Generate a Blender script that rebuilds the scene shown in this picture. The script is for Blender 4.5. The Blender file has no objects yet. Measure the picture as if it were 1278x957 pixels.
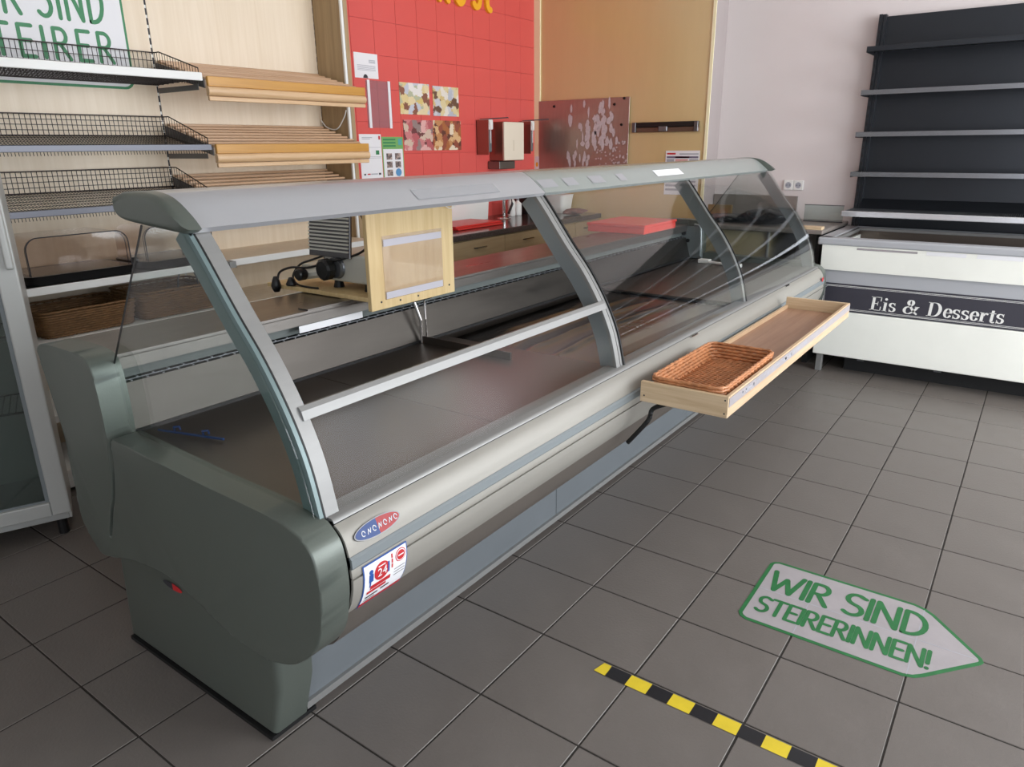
import bpy, bmesh, math, random
from mathutils import Vector, Matrix
random.seed(7)
SC = bpy.context.scene
COL = SC.collection
T = 0.305
R = math.radians

# ------------------------------------------------------------------ camera
CAM = Vector((1.3042, -1.8246, 1.3954))
FWD = Vector((-0.55862623, 0.76778267, -0.31376187)).normalized()
DOWN = Vector((0.17570108, -0.26016244, -0.94944438)).normalized()
F_PX = 896.3
cam_d = bpy.data.cameras.new('camera')
cam = bpy.data.objects.new('camera', cam_d)
COL.objects.link(cam)
zax = -FWD
yax = -(DOWN - DOWN.dot(FWD) * FWD).normalized()
xax = yax.cross(zax)
m = Matrix((xax, yax, zax)).transposed().to_4x4()
m.translation = CAM
cam.matrix_world = m
cam_d.sensor_width = 36.0
cam_d.lens = 36.0 * F_PX / 1278.0
cam_d.clip_start = 0.05
SC.camera = cam

# ------------------------------------------------------------------ world, daylight, exposure
w = bpy.data.worlds.new('world')
SC.world = w
w.use_nodes = True
bg = w.node_tree.nodes['Background']
bg.inputs[0].default_value = (0.80, 0.88, 1.0, 1)
bg.inputs[1].default_value = 1.6
def area(name, loc, rot, sx, sy, power, col):
    d = bpy.data.lights.new(name, 'AREA')
    d.shape = 'RECTANGLE'; d.size = sx; d.size_y = sy; d.energy = power; d.color = col
    o = bpy.data.objects.new(name, d); COL.objects.link(o)
    o.location = loc; o.rotation_euler = rot
    return o
# daylight of the shop windows on the right (beyond the frame)
area('daylight', (3.79, 1.85, 1.50), (0, R(90), 0), 2.7, 3.7, 150, (0.97, 0.98, 1.0))
area('daylight_front', (2.45, -3.98, 1.35), (R(90), 0, 0), 1.9, 2.2, 26, (0.97, 0.98, 1.0))
SC.view_settings.view_transform = 'Standard'
SC.view_settings.look = 'None'
SC.view_settings.gamma = 1.0
SC.view_settings.exposure = 0.38
SC.cycles.transparent_max_bounces = 24
SC.cycles.max_bounces = 8
SC.cycles.diffuse_bounces = 4
SC.cycles.glossy_bounces = 4

# ------------------------------------------------------------------ materials
def lin(c):
    c = c / 255.0
    return c / 12.92 if c <= 0.04045 else ((c + 0.055) / 1.055) ** 2.4
def rgb(r, g, b): return (lin(r), lin(g), lin(b), 1)
MATS = {}
def mat(name, col, rough=0.5, metal=0.0, var=0.0, scale=8.0, stretch=(1, 1, 1), bump=0.0, bscale=60.0, spec=0.5, ior=1.5, rvar=0.0, coat=0.0):
    m = bpy.data.materials.new(name); m.use_nodes = True
    nt = m.node_tree; N = nt.nodes; L = nt.links
    b = N['Principled BSDF']
    c = rgb(*col)
    b.inputs['Base Color'].default_value = c
    b.inputs['Roughness'].default_value = rough
    b.inputs['Metallic'].default_value = metal
    b.inputs['IOR'].default_value = ior
    b.inputs['Specular IOR Level'].default_value = spec
    if coat:
        b.inputs['Coat Weight'].default_value = coat
        b.inputs['Coat Roughness'].default_value = 0.08
    if var or bump or rvar:
        tc = N.new('ShaderNodeTexCoord'); mp = N.new('ShaderNodeMapping')
        mp.inputs['Scale'].default_value = stretch
        L.new(tc.outputs['Object'], mp.inputs[0])
    if var or rvar:
        n = N.new('ShaderNodeTexNoise'); n.inputs['Scale'].default_value = scale
        n.inputs['Detail'].default_value = 6; n.inputs['Roughness'].default_value = 0.6
        L.new(mp.outputs[0], n.inputs[0])
    if var:
        mr = N.new('ShaderNodeMapRange')
        mr.inputs[1].default_value = 0.3; mr.inputs[2].default_value = 0.7
        mr.inputs[3].default_value = 1 - var; mr.inputs[4].default_value = 1 + var
        L.new(n.outputs[0], mr.inputs[0])
        mx = N.new('ShaderNodeVectorMath'); mx.operation = 'SCALE'
        mx.inputs[0].default_value = c[:3]
        L.new(mr.outputs[0], mx.inputs['Scale'])
        L.new(mx.outputs[0], b.inputs['Base Color'])
    if rvar:
        mr2 = N.new('ShaderNodeMapRange')
        mr2.inputs[1].default_value = 0.3; mr2.inputs[2].default_value = 0.7
        mr2.inputs[3].default_value = max(0.03, rough - rvar); mr2.inputs[4].default_value = rough + rvar
        L.new(n.outputs[0], mr2.inputs[0]); L.new(mr2.outputs[0], b.inputs['Roughness'])
    if bump:
        n2 = N.new('ShaderNodeTexNoise'); n2.inputs['Scale'].default_value = bscale
        n2.inputs['Detail'].default_value = 4
        L.new(mp.outputs[0], n2.inputs[0])
        bp = N.new('ShaderNodeBump'); bp.inputs['Strength'].default_value = bump
        bp.inputs['Distance'].default_value = 0.01
        L.new(n2.outputs[0], bp.inputs['Height']); L.new(bp.outputs[0], b.inputs['Normal'])
    MATS[name] = m
    return m
def wood(name, c1, c2, axis='Y', rough=0.45, scale=3.0, coat=0.0):
    m = mat(name, c1, rough, coat=coat)
    nt = m.node_tree; N = nt.nodes; L = nt.links; b = N['Principled BSDF']
    tc = N.new('ShaderNodeTexCoord'); mp = N.new('ShaderNodeMapping')
    s = {'X': (0.6, 14, 14), 'Y': (14, 0.6, 14), 'Z': (14, 14, 0.6)}[axis]
    mp.inputs['Scale'].default_value = s
    n = N.new('ShaderNodeTexNoise'); n.inputs['Scale'].default_value = scale; n.inputs['Detail'].default_value = 8
    n.inputs['Roughness'].default_value = 0.65; n.inputs['Distortion'].default_value = 0.4
    rp = N.new('ShaderNodeValToRGB')
    rp.color_ramp.elements[0].position = 0.32; rp.color_ramp.elements[0].color = rgb(*c2)
    rp.color_ramp.elements[1].position = 0.62; rp.color_ramp.elements[1].color = rgb(*c1)
    L.new(tc.outputs['Object'], mp.inputs[0]); L.new(mp.outputs[0], n.inputs[0])
    L.new(n.outputs[0], rp.inputs[0]); L.new(rp.outputs[0], b.inputs['Base Color'])
    bp = N.new('ShaderNodeBump'); bp.inputs['Strength'].default_value = 0.08; bp.inputs['Distance'].default_value = 0.004
    L.new(n.outputs[0], bp.inputs['Height']); L.new(bp.outputs[0], b.inputs['Normal'])
    return m
def glass(name, tint=(0.93, 0.95, 0.94), f0=0.045, rough=0.0, haze=0.0, hazecol=(0.5, 0.5, 0.5)):
    m = bpy.data.materials.new(name); m.use_nodes = True
    nt = m.node_tree; N = nt.nodes; L = nt.links
    for n in list(N): N.remove(n)
    out = N.new('ShaderNodeOutputMaterial')
    tr = N.new('ShaderNodeBsdfTransparent'); tr.inputs[0].default_value = (*tint, 1)
    gl = N.new('ShaderNodeBsdfGlossy'); gl.inputs['Roughness'].default_value = rough
    geo = N.new('ShaderNodeNewGeometry')
    dp = N.new('ShaderNodeVectorMath'); dp.operation = 'DOT_PRODUCT'
    L.new(geo.outputs['Normal'], dp.inputs[0]); L.new(geo.outputs['Incoming'], dp.inputs[1])
    ab = N.new('ShaderNodeMath'); ab.operation = 'ABSOLUTE'; L.new(dp.outputs['Value'], ab.inputs[0])
    s1 = N.new('ShaderNodeMath'); s1.operation = 'SUBTRACT'; s1.inputs[0].default_value = 1.0; L.new(ab.outputs[0], s1.inputs[1])
    p5 = N.new('ShaderNodeMath'); p5.operation = 'POWER'; p5.inputs[1].default_value = 5.0; L.new(s1.outputs[0], p5.inputs[0])
    ma = N.new('ShaderNodeMath'); ma.operation = 'MULTIPLY_ADD'; ma.inputs[1].default_value = 1 - f0; ma.inputs[2].default_value = f0
    L.new(p5.outputs[0], ma.inputs[0])
    mx = N.new('ShaderNodeMixShader'); L.new(ma.outputs[0], mx.inputs[0]); L.new(tr.outputs[0], mx.inputs[1]); L.new(gl.outputs[0], mx.inputs[2])
    last = mx
    if haze:
        df = N.new('ShaderNodeBsdfDiffuse'); df.inputs[0].default_value = (*hazecol, 1)
        m2 = N.new('ShaderNodeMixShader'); m2.inputs[0].default_value = haze
        L.new(mx.outputs[0], m2.inputs[1]); L.new(df.outputs[0], m2.inputs[2]); last = m2
    L.new(last.outputs[0], out.inputs[0])
    MATS[name] = m
    return m

M_TILE = mat('floor_tile_grey', (111, 105, 100), 0.40, var=0.07, scale=5, bump=0.10, bscale=120, rvar=0.08)
def _speckle(m, amount=0.10, scale=900):
    nt = m.node_tree; N = nt.nodes; L = nt.links; b = N['Principled BSDF']
    src = b.inputs['Base Color'].links[0].from_socket
    tc = N.new('ShaderNodeTexCoord'); n = N.new('ShaderNodeTexNoise'); n.inputs['Scale'].default_value = scale; n.inputs['Detail'].default_value = 1
    L.new(tc.outputs['Object'], n.inputs[0])
    mr = N.new('ShaderNodeMapRange'); mr.inputs[1].default_value = 0.35; mr.inputs[2].default_value = 0.65
    mr.inputs[3].default_value = 1 - amount; mr.inputs[4].default_value = 1 + amount
    L.new(n.outputs[0], mr.inputs[0])
    v = N.new('ShaderNodeVectorMath'); v.operation = 'SCALE'
    L.new(src, v.inputs[0]); L.new(mr.outputs[0], v.inputs['Scale']); L.new(v.outputs[0], b.inputs['Base Color'])
_speckle(M_TILE)
M_GROUT = mat('grout_dark', (46, 42, 38), 0.9, var=0.15, scale=30)
M_WHITE = mat('wall_paint_white', (222, 216, 214), 0.75, var=0.02, scale=2)
M_CEIL = mat('ceiling_paint', (225, 222, 216), 0.8)
M_RED = mat('red_glazed_tile', (222, 92, 86), 0.28, var=0.03, scale=3, bump=0.03, bscale=8)
M_REDGROUT = mat('red_joint', (198, 82, 77), 0.6)
M_TAN = mat('tan_laminate', (214, 188, 134), 0.22, var=0.02, scale=2, stretch=(6, 6, 1), spec=0.8, ior=1.7)
M_CREAM = mat('cream_strip', (250, 242, 200), 0.5)
M_STEEL = mat('brushed_steel', (124, 120, 116), 0.32, 0.9, var=0.04, scale=3, stretch=(5, 1, 5), rvar=0.05)
M_STEELB = mat('dull_back_steel', (74, 70, 66), 0.40, 0.95, var=0.12, scale=3, stretch=(2, 1, 6), rvar=0.06)
M_STEELD = mat('scuffed_steel_deck', (106, 97, 90), 0.36, 0.85, var=0.04, scale=4)
M_STEELP = mat('steel_splash_plate', (172, 158, 148), 0.34, 0.8, var=0.05, scale=6, stretch=(8, 1, 1), rvar=0.04)
M_ALU = mat('anodised_aluminium', (146, 146, 144), 0.5, 0.5, var=0.03, scale=6, stretch=(10, 0.5, 10))
M_ALUM = mat('matt_cream_aluminium', (156, 153, 145), 0.5, 0.2, var=0.03, scale=4, stretch=(4, 0.6, 4))
M_SILVER = mat('silver_green_plastic', (98, 105, 98), 0.32, 0.3, var=0.02, scale=5, bump=0.03, bscale=260)
M_SILVER2 = mat('silver_grey_frame', (140, 148, 150), 0.35, 0.5)
M_CANOPY = mat('grey_canopy_profile', (184, 185, 188), 0.28, 0.35, var=0.02, scale=3)
M_CANOPY2 = mat('green_grey_canopy_profile', (170, 178, 174), 0.26, 0.4, var=0.02, scale=3)
M_BLUEGREY = mat('blue_grey_sheet', (114, 120, 124), 0.42, 0.3, var=0.05, scale=4, bump=0.02)
M_STRIPE = mat('grey_blue_bumper_strip', (124, 131, 133), 0.5)
M_UNDER = mat('brown_grey_underside', (124, 117, 110), 0.35, 0.5, var=0.06, scale=4)
M_RUBBER = mat('black_rubber', (14, 14, 15), 0.55)
M_BLACK = mat('black_plastic', (20, 20, 21), 0.35)
M_BLACKM = mat('black_steel_sheet', (54, 57, 62), 0.30, 0.6, var=0.03, scale=3, rvar=0.02)
M_BLACKW = mat('dark_wire', (42, 34, 32), 0.45, 0.5)
M_GREYM = mat('grey_shelf_edge', (128, 130, 134), 0.34, 0.7, rvar=0.04)
M_GREYW = mat('grey_wire', (110, 110, 112), 0.35, 0.8)
M_WHITEP = mat('white_plastic', (236, 236, 232), 0.4)
M_PAPER = mat('white_paper', (238, 238, 240), 0.7)
M_FREEZER = mat('freezer_white_enamel', (246, 247, 238), 0.32, var=0.03, scale=3)
M_FREEZG = mat('freezer_grey_trim', (172, 174, 178), 0.4)
M_SIGN = mat('charcoal_sign_film', (58, 57, 66), 0.4)
M_BIRCH = wood('birch_veneer', (238, 222, 198), (229, 211, 184), 'Z', 0.42, 2.0)
M_BIRCHY = wood('pale_board', (222, 196, 146), (206, 176, 122), 'Z', 0.5, 3.0)
M_BIRCHD = wood('brown_side_panel', (176, 150, 112), (156, 130, 94), 'Z', 0.45, 3.0)
M_SLAT = wood('beech_slat', (206, 170, 136), (186, 148, 112), 'Y', 0.4, 3.0)
M_AMBER = wood('amber_front_rail', (206, 152, 70), (190, 136, 58), 'Y', 0.3, 3.0)
M_LIPW = wood('pale_rounded_rail', (224, 190, 150), (206, 168, 124), 'Y', 0.35, 3.0)
M_PINE = wood('pine_board', (218, 194, 160), (194, 166, 130), 'X', 0.5, 3.5)
M_PINEY = wood('pine_board_long', (214, 186, 152), (192, 160, 126), 'Y', 0.5, 3.5)
M_TRAYW = wood('walnut_tinted_ply', (170, 134, 110), (152, 116, 94), 'Y', 0.4, 3.0)
M_WICKER = mat('honey_wicker', (190, 128, 84), 0.42, var=0.28, scale=40, spec=0.6)
M_WICKER2 = mat('brown_wicker', (128, 94, 58), 0.6, var=0.25, scale=40)
M_DRAWER = wood('drawer_laminate', (164, 142, 108), (150, 126, 94), 'Y', 0.4, 2.0)
M_DARKTOP = mat('dark_speckled_worktop', (66, 58, 55), 0.15, var=0.35, scale=90)
M_REDP = mat('red_plastic', (206, 50, 44), 0.35)
M_REDB = mat('salmon_red_plastic', (226, 74, 66), 0.35)
M_GREEN = mat('green_ink', (52, 132, 84), 0.5)
M_GREEN2 = mat('worn_green_print', (38, 110, 60), 0.5, var=0.15, scale=20)
M_FILMW = mat('scuffed_white_film', (164, 158, 160), 0.45, var=0.06, scale=14)
M_YEL = mat('yellow_letter_plastic', (246, 180, 40), 0.4)
M_TAPEY = mat('yellow_tape', (226, 200, 50), 0.4, var=0.05, scale=30)
M_TAPEB = mat('black_tape', (26, 27, 32), 0.4)
M_BLUE = mat('blue_print', (40, 84, 160), 0.4)
M_BLUEP = mat('blue_plastic', (30, 70, 130), 0.4)
M_REDI = mat('red_print', (196, 40, 46), 0.4)
M_INK = mat('dark_ink', (50, 50, 56), 0.6)
M_GREYINK = mat('pale_grey_ink', (168, 170, 178), 0.6)
M_CHROME = mat('chrome', (210, 210, 210), 0.1, 1.0)
M_TAUPE = mat('taupe_cabinet', (178, 164, 132), 0.25, var=0.06, scale=3)
M_CARD = mat('brown_cardboard', (150, 124, 84), 0.7)
M_BACKS = mat('grey_stone_back_top', (138, 130, 124), 0.35, var=0.06, scale=8)
M_DARKG = mat('dark_cavity', (22, 22, 23), 0.7)
M_GLASS = glass('clear_glass', (0.965, 0.975, 0.97), 0.022, rough=0.03)
M_GLASSL = glass('low_pane_glass', (0.95, 0.96, 0.955), 0.011, rough=0.16)
M_GLASSS = glass('side_pane_glass', (0.88, 0.91, 0.90), 0.03, rough=0.03)
M_GLASSG = glass('green_edged_glass', (0.84, 0.90, 0.885), 0.06, haze=0.05, hazecol=(0.4, 0.45, 0.44))
M_GLASSD = glass('smoky_plastic', (0.86, 0.82, 0.80), 0.05, rough=0.05)
M_GLASSF = glass('fridge_glass', (0.62, 0.67, 0.65), 0.07)
M_PLEXI = glass('plexiglass', (0.96, 0.94, 0.92), 0.05, haze=0.12, hazecol=(0.8, 0.72, 0.66))
M_FROST = glass('frosted_strip', (0.8, 0.8, 0.84), 0.05, rough=0.3, haze=0.6, hazecol=(0.80, 0.78, 0.84))
def food(name, cols, scale):
    m = mat(name, (200, 180, 150), 0.5)
    nt = m.node_tree; N = nt.nodes; L = nt.links; b = N['Principled BSDF']
    tc = N.new('ShaderNodeTexCoord')
    v = N.new('ShaderNodeTexVoronoi'); v.inputs['Scale'].default_value = scale
    nz = N.new('ShaderNodeTexNoise'); nz.inputs['Scale'].default_value = scale * 0.8
    mixv = N.new('ShaderNodeVectorMath'); mixv.operation = 'MULTIPLY_ADD'; mixv.inputs[1].default_value = (.03, .03, .03)
    L.new(nz.outputs['Color'], mixv.inputs[0]); L.new(tc.outputs['Object'], mixv.inputs[2])
    L.new(mixv.outputs[0], v.inputs['Vector'])
    sp = N.new('ShaderNodeSeparateColor'); L.new(v.outputs['Color'], sp.inputs[0])
    rp = N.new('ShaderNodeValToRGB'); rp.color_ramp.interpolation = 'CONSTANT'
    e = rp.color_ramp.elements
    while len(e) < len(cols): e.new(0.5)
    for i, c in enumerate(cols):
        e[i].position = i / len(cols); e[i].color = rgb(*c)
    L.new(sp.outputs[0], rp.inputs[0]); L.new(rp.outputs[0], b.inputs['Base Color'])
    return m
M_F1 = food('cheese_photo', [(226, 206, 150), (200, 204, 214), (232, 214, 170), (236, 232, 226), (140, 90, 70), (220, 196, 120), (186, 190, 160)], 22)
M_F2 = food('cheese_photo_grey', [(206, 206, 210), (224, 208, 160), (186, 190, 200), (232, 226, 214), (110, 80, 60), (214, 190, 130)], 24)
M_F3 = food('cold_cuts_photo', [(206, 130, 130), (186, 96, 100), (226, 176, 170), (150, 130, 126), (214, 190, 170), (110, 60, 60)], 22)
M_F4 = food('sausage_photo', [(196, 140, 90), (150, 80, 60), (232, 216, 190), (170, 104, 60), (220, 180, 130), (100, 56, 44)], 24)
M_PHOTO = food('small_photo_print', [(60, 54, 56), (150, 130, 120), (96, 88, 92), (190, 170, 160)], 90)

# ------------------------------------------------------------------ helpers
ORG = {}
class MB:
    def __init__(s): s.v = []; s.f = []; s.mi = []; s.k = 0; s.sm = []; s.smooth = False
    def add(s, vs, fs):
        o = len(s.v); s.v += [tuple(p) for p in vs]
        for f in fs: s.f.append(tuple(i + o for i in f)); s.mi.append(s.k); s.sm.append(s.smooth)
    def box(s, x0, x1, y0, y1, z0, z1, M=None):
        vs = [Vector((x, y, z)) for x in (x0, x1) for y in (y0, y1) for z in (z0, z1)]
        if M is not None: vs = [M @ v for v in vs]
        s.add(vs, [(0, 1, 3, 2), (4, 6, 7, 5), (0, 4, 5, 1), (2, 3, 7, 6), (0, 2, 6, 4), (1, 5, 7, 3)])
    def bbox(s, x0, x1, y0, y1, z0, z1, b=0.003, seg=2, M=None):
        bm = bmesh.new(); bmesh.ops.create_cube(bm, size=1)
        for v in bm.verts:
            v.co = Vector(((x0 + x1) / 2 + v.co.x * (x1 - x0), (y0 + y1) / 2 + v.co.y * (y1 - y0), (z0 + z1) / 2 + v.co.z * (z1 - z0)))
        bmesh.ops.bevel(bm, geom=bm.edges[:], offset=b, segments=seg, affect='EDGES', profile=0.5)
        s.addbm(bm, M)
    def addbm(s, bm, M=None):
        bm.verts.index_update()
        vs = [(M @ v.co) if M is not None else v.co.copy() for v in bm.verts]
        s.add(vs, [[v.index for v in f.verts] for f in bm.faces]); bm.free()
    def quad(s, a, b, c, d): s.add([a, b, c, d], [(0, 1, 2, 3)])
    def tube(s, pts, r, n=6, closed=False, caps=True):
        pts = [Vector(p) for p in pts]; k = len(pts)
        rs = r if isinstance(r, (list, tuple)) else [r] * k
        vs = []; up = None
        for i in range(k):
            if closed: d = pts[(i + 1) % k] - pts[i - 1]
            else: d = pts[min(i + 1, k - 1)] - pts[max(i - 1, 0)]
            d = d.normalized() if d.length > 1e-9 else Vector((0, 0, 1))
            if up is None: up = Vector((0, 0, 1)) if abs(d.z) < 0.9 else Vector((1, 0, 0))
            a = d.cross(up)
            if a.length < 1e-4: a = d.cross(Vector((0.3, 1, 0.2)))
            a.normalize(); bb = d.cross(a).normalized(); up = -bb if False else up
            for j in range(n):
                t = 2 * math.pi * (j + 0.5) / n
                vs.append(pts[i] + a * math.cos(t) * rs[i] + bb * math.sin(t) * rs[i])
        fs = []
        for i in range(k if closed else k - 1):
            for j in range(n):
                a0 = i * n + j; a1 = i * n + (j + 1) % n; b0 = ((i + 1) % k) * n + j; b1 = ((i + 1) % k) * n + (j + 1) % n
                fs.append((a0, a1, b1, b0))
        if caps and not closed: fs += [tuple(range(n))[::-1], tuple(range((k - 1) * n, k * n))]
        s.add(vs, fs)
    def lathe(s, prof, c, n=24, axis='Z'):
        vs = []; fs = []
        for (r, h) in prof:
            for j in range(n):
                t = 2 * math.pi * j / n; a, b = r * math.cos(t), r * math.sin(t)
                if axis == 'Z': p = (c[0] + a, c[1] + b, c[2] + h)
                elif axis == 'Y': p = (c[0] + a, c[1] + h, c[2] + b)
                else: p = (c[0] + h, c[1] + a, c[2] + b)
                vs.append(p)
        k = len(prof)
        for i in range(k - 1):
            for j in range(n):
                fs.append((i * n + j, i * n + (j + 1) % n, (i + 1) * n + (j + 1) % n, (i + 1) * n + j))
        fs += [tuple(range(n))[::-1], tuple(range((k - 1) * n, k * n))]
        s.add(vs, fs)
    def prism(s, prof, a0, a1, axis='Y'):          # prof: closed (u,w) polygon, extruded a0..a1
        def P(u, w, a): return {'Y': (u, a, w), 'X': (a, u, w), 'Z': (u, w, a)}[axis]
        n = len(prof)
        vs = [P(u, w_, a0) for u, w_ in prof] + [P(u, w_, a1) for u, w_ in prof]
        s.add(vs, [(i, (i + 1) % n, n + (i + 1) % n, n + i) for i in range(n)] + [tuple(range(n))[::-1], tuple(range(n, 2 * n))])
    def ribbon(s, prof, y0, y1, th, ny=1):         # open (x,z) curve with thickness, extruded along Y
        n = len(prof); pr = [Vector(p) for p in prof]; inn = []
        for i in range(n):
            d = pr[min(i + 1, n - 1)] - pr[max(i - 1, 0)]; d.normalize()
            nn = Vector((d.y, -d.x)); inn.append(pr[i] + nn * th)
        s.prism_open([tuple(p) for p in pr] + [tuple(p) for p in inn[::-1]], y0, y1)
    def prism_open(s, loop, y0, y1):
        n = len(loop); h = n // 2
        vs = [(u, y0, w_) for u, w_ in loop] + [(u, y1, w_) for u, w_ in loop]
        fs = [(i, (i + 1) % n, n + (i + 1) % n, n + i) for i in range(n)]
        for i in range(h - 1):
            fs.append((i, n - 1 - i, n - 2 - i, i + 1)); fs.append((n + i, n + i + 1, n + n - 2 - i, n + n - 1 - i))
        s.add(vs, fs)
    def build(s, name, mats, parent=None, origin=None, smooth=None, world=True):
        me = bpy.data.meshes.new(name)
        o = bpy.data.objects.new(name, me); COL.objects.link(o)
        if parent is not None:
            off = ORG.get(parent.name, Vector()) if world else Vector(); o.parent = parent
            ORG[o.name] = off.copy() if world else Vector()
        else:
            if origin is None:
                xs = [p[0] for p in s.v]; ys = [p[1] for p in s.v]; zs = [p[2] for p in s.v]
                origin = ((min(xs) + max(xs)) / 2, (min(ys) + max(ys)) / 2, min(zs))
            off = Vector(origin); o.location = off; ORG[o.name] = off.copy()
        me.from_pydata([(p[0] - off.x, p[1] - off.y, p[2] - off.z) for p in s.v], [], s.f)
        if not isinstance(mats, (list, tuple)): mats = [mats]
        for mm in mats: me.materials.append(mm)
        me.polygons.foreach_set('material_index', s.mi)
        sm = [True] * len(s.f) if smooth else s.sm
        me.polygons.foreach_set('use_smooth', sm)
        me.update()
        bm = bmesh.new(); bm.from_mesh(me); bmesh.ops.recalc_face_normals(bm, faces=bm.faces[:]); bm.to_mesh(me); bm.free()
        if smooth == 'auto':
            try: me.set_sharp_from_angle(angle=R(35))
            except Exception: pass
        return o
def tag(o, label=None, cat=None, group=None, kind=None):
    if label: o['label'] = label
    if cat: o['category'] = cat
    if group: o['group'] = group
    if kind: o['kind'] = kind
    return o
def thing(name, loc, label, cat, group=None, rotz=0):
    o = bpy.data.objects.new(name, None); COL.objects.link(o)
    o.location = loc; o.rotation_euler = (0, 0, rotz); o.empty_display_size = 0.1
    ORG[o.name] = Vector(loc) if rotz == 0 else Vector()
    return tag(o, label, cat, group)
def bx(name, m, parent, x0, x1, y0, y1, z0, z1, b=0.0, **k):
    q = MB()
    if b: q.bbox(x0, x1, y0, y1, z0, z1, b)
    else: q.box(x0, x1, y0, y1, z0, z1)
    return q.build(name, m, parent, **k)
def dup(o, loc):
    r = o.copy(); COL.objects.link(r); r.location = loc
    for ch in o.children:
        c = ch.copy(); COL.objects.link(c); c.parent = r
        for g in ch.children:
            d = g.copy(); COL.objects.link(d); d.parent = c
    return r
def spline(pts, sub=6):
    out = []; n = len(pts); P = [Vector(p) for p in pts]
    for i in range(n - 1):
        p0 = P[max(i - 1, 0)]; p1 = P[i]; p2 = P[i + 1]; p3 = P[min(i + 2, n - 1)]
        for j in range(sub):
            t = j / sub
            out.append(0.5 * ((2 * p1) + (p2 - p0) * t + (2 * p0 - 5 * p1 + 4 * p2 - p3) * t * t + (-p0 + 3 * p1 - 3 * p2 + p3) * t ** 3))
    out.append(P[-1]); return out
def spl2(pts, sub=5): return [(p.x, p.y) for p in spline([(a, b, 0) for a, b in pts], sub)]

# marker-style stroke alphabet: (width, polylines) on a unit-high box
def arc(cx, cy, rx, ry, a0, a1, n=10): return [(cx + rx * math.cos(R(a0 + (a1 - a0) * i / n)), cy + ry * math.sin(R(a0 + (a1 - a0) * i / n))) for i in range(n + 1)]
GL = {
 'W': (0.86, [[(0.02, 1), (0.20, 0.02), (0.42, 0.72), (0.62, 0.02), (0.84, 1)]]),
 'I': (0.10, [[(0.05, 1), (0.05, 0)]]),
 'R': (0.52, [[(0.04, 0), (0.04, 1), (0.24, 1)] + arc(0.24, 0.75, 0.20, 0.25, 90, -90) + [(0.10, 0.5)], [(0.20, 0.5), (0.50, 0)]]),
 'S': (0.52, [[(0.50, 0.90)] + arc(0.28, 0.76, 0.22, 0.24, 50, 250, 8) + arc(0.25, 0.26, 0.24, 0.25, 60, -140, 9)]),
 'N': (0.60, [[(0.04, 0), (0.04, 1), (0.54, 0), (0.54, 1)]]),
 'D': (0.56, [[(0.04, 0), (0.04, 1), (0.14, 1)] + arc(0.14, 0.5, 0.38, 0.5, 90, -90, 10) + [(0.04, 0)]]),
 'T': (0.56, [[(0.0, 1), (0.56, 1)], [(0.28, 1), (0.28, 0)]]),
 'E': (0.46, [[(0.46, 1), (0.04, 1), (0.04, 0), (0.46, 0)], [(0.04, 0.52), (0.38, 0.52)]]),
 '!': (0.10, [[(0.05, 1), (0.05, 0.28)], [(0.05, 0.03), (0.05, 0.0)]]),
 ' ': (0.42, []),
 'F': (0.5, [[(0.05, 0), (0.05, 1.35), (0.5, 1.35)], [(0.05, 0.7), (0.42, 0.7)]]),
 'e': (0.66, [[(0.08, 0.52), (0.62, 0.52)] + arc(0.34, 0.5, 0.28, 0.5, 5, 315, 14)]),
 'i': (0.12, [[(0.06, 1), (0.06, 0)], [(0.06, 1.3), (0.06, 1.33)]]),
 'n': (0.6, [[(0.05, 0), (0.05, 1)], [(0.05, 0.6)] + arc(0.30, 0.68, 0.24, 0.32, 160, 0, 8) + [(0.54, 0)]]),
 'k': (0.56, [[(0.05, 0), (0.05, 1.4)], [(0.5, 1.0), (0.08, 0.5), (0.54, 0)]]),
 'o': (0.7, [arc(0.34, 0.5, 0.30, 0.5, 0, 360, 18)]),
 's': (0.52, [[(0.48, 0.88)] + arc(0.27, 0.76, 0.2, 0.24, 50, 250, 8) + arc(0.25, 0.26, 0.22, 0.26, 60, -140, 9)]),
 't': (0.4, [[(0.12, 1.4), (0.12, 0.25)] + arc(0.30, 0.25, 0.18, 0.25, 180, 280, 6), [(0.0, 1), (0.36, 1)]]),
}
KK = [0]
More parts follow.
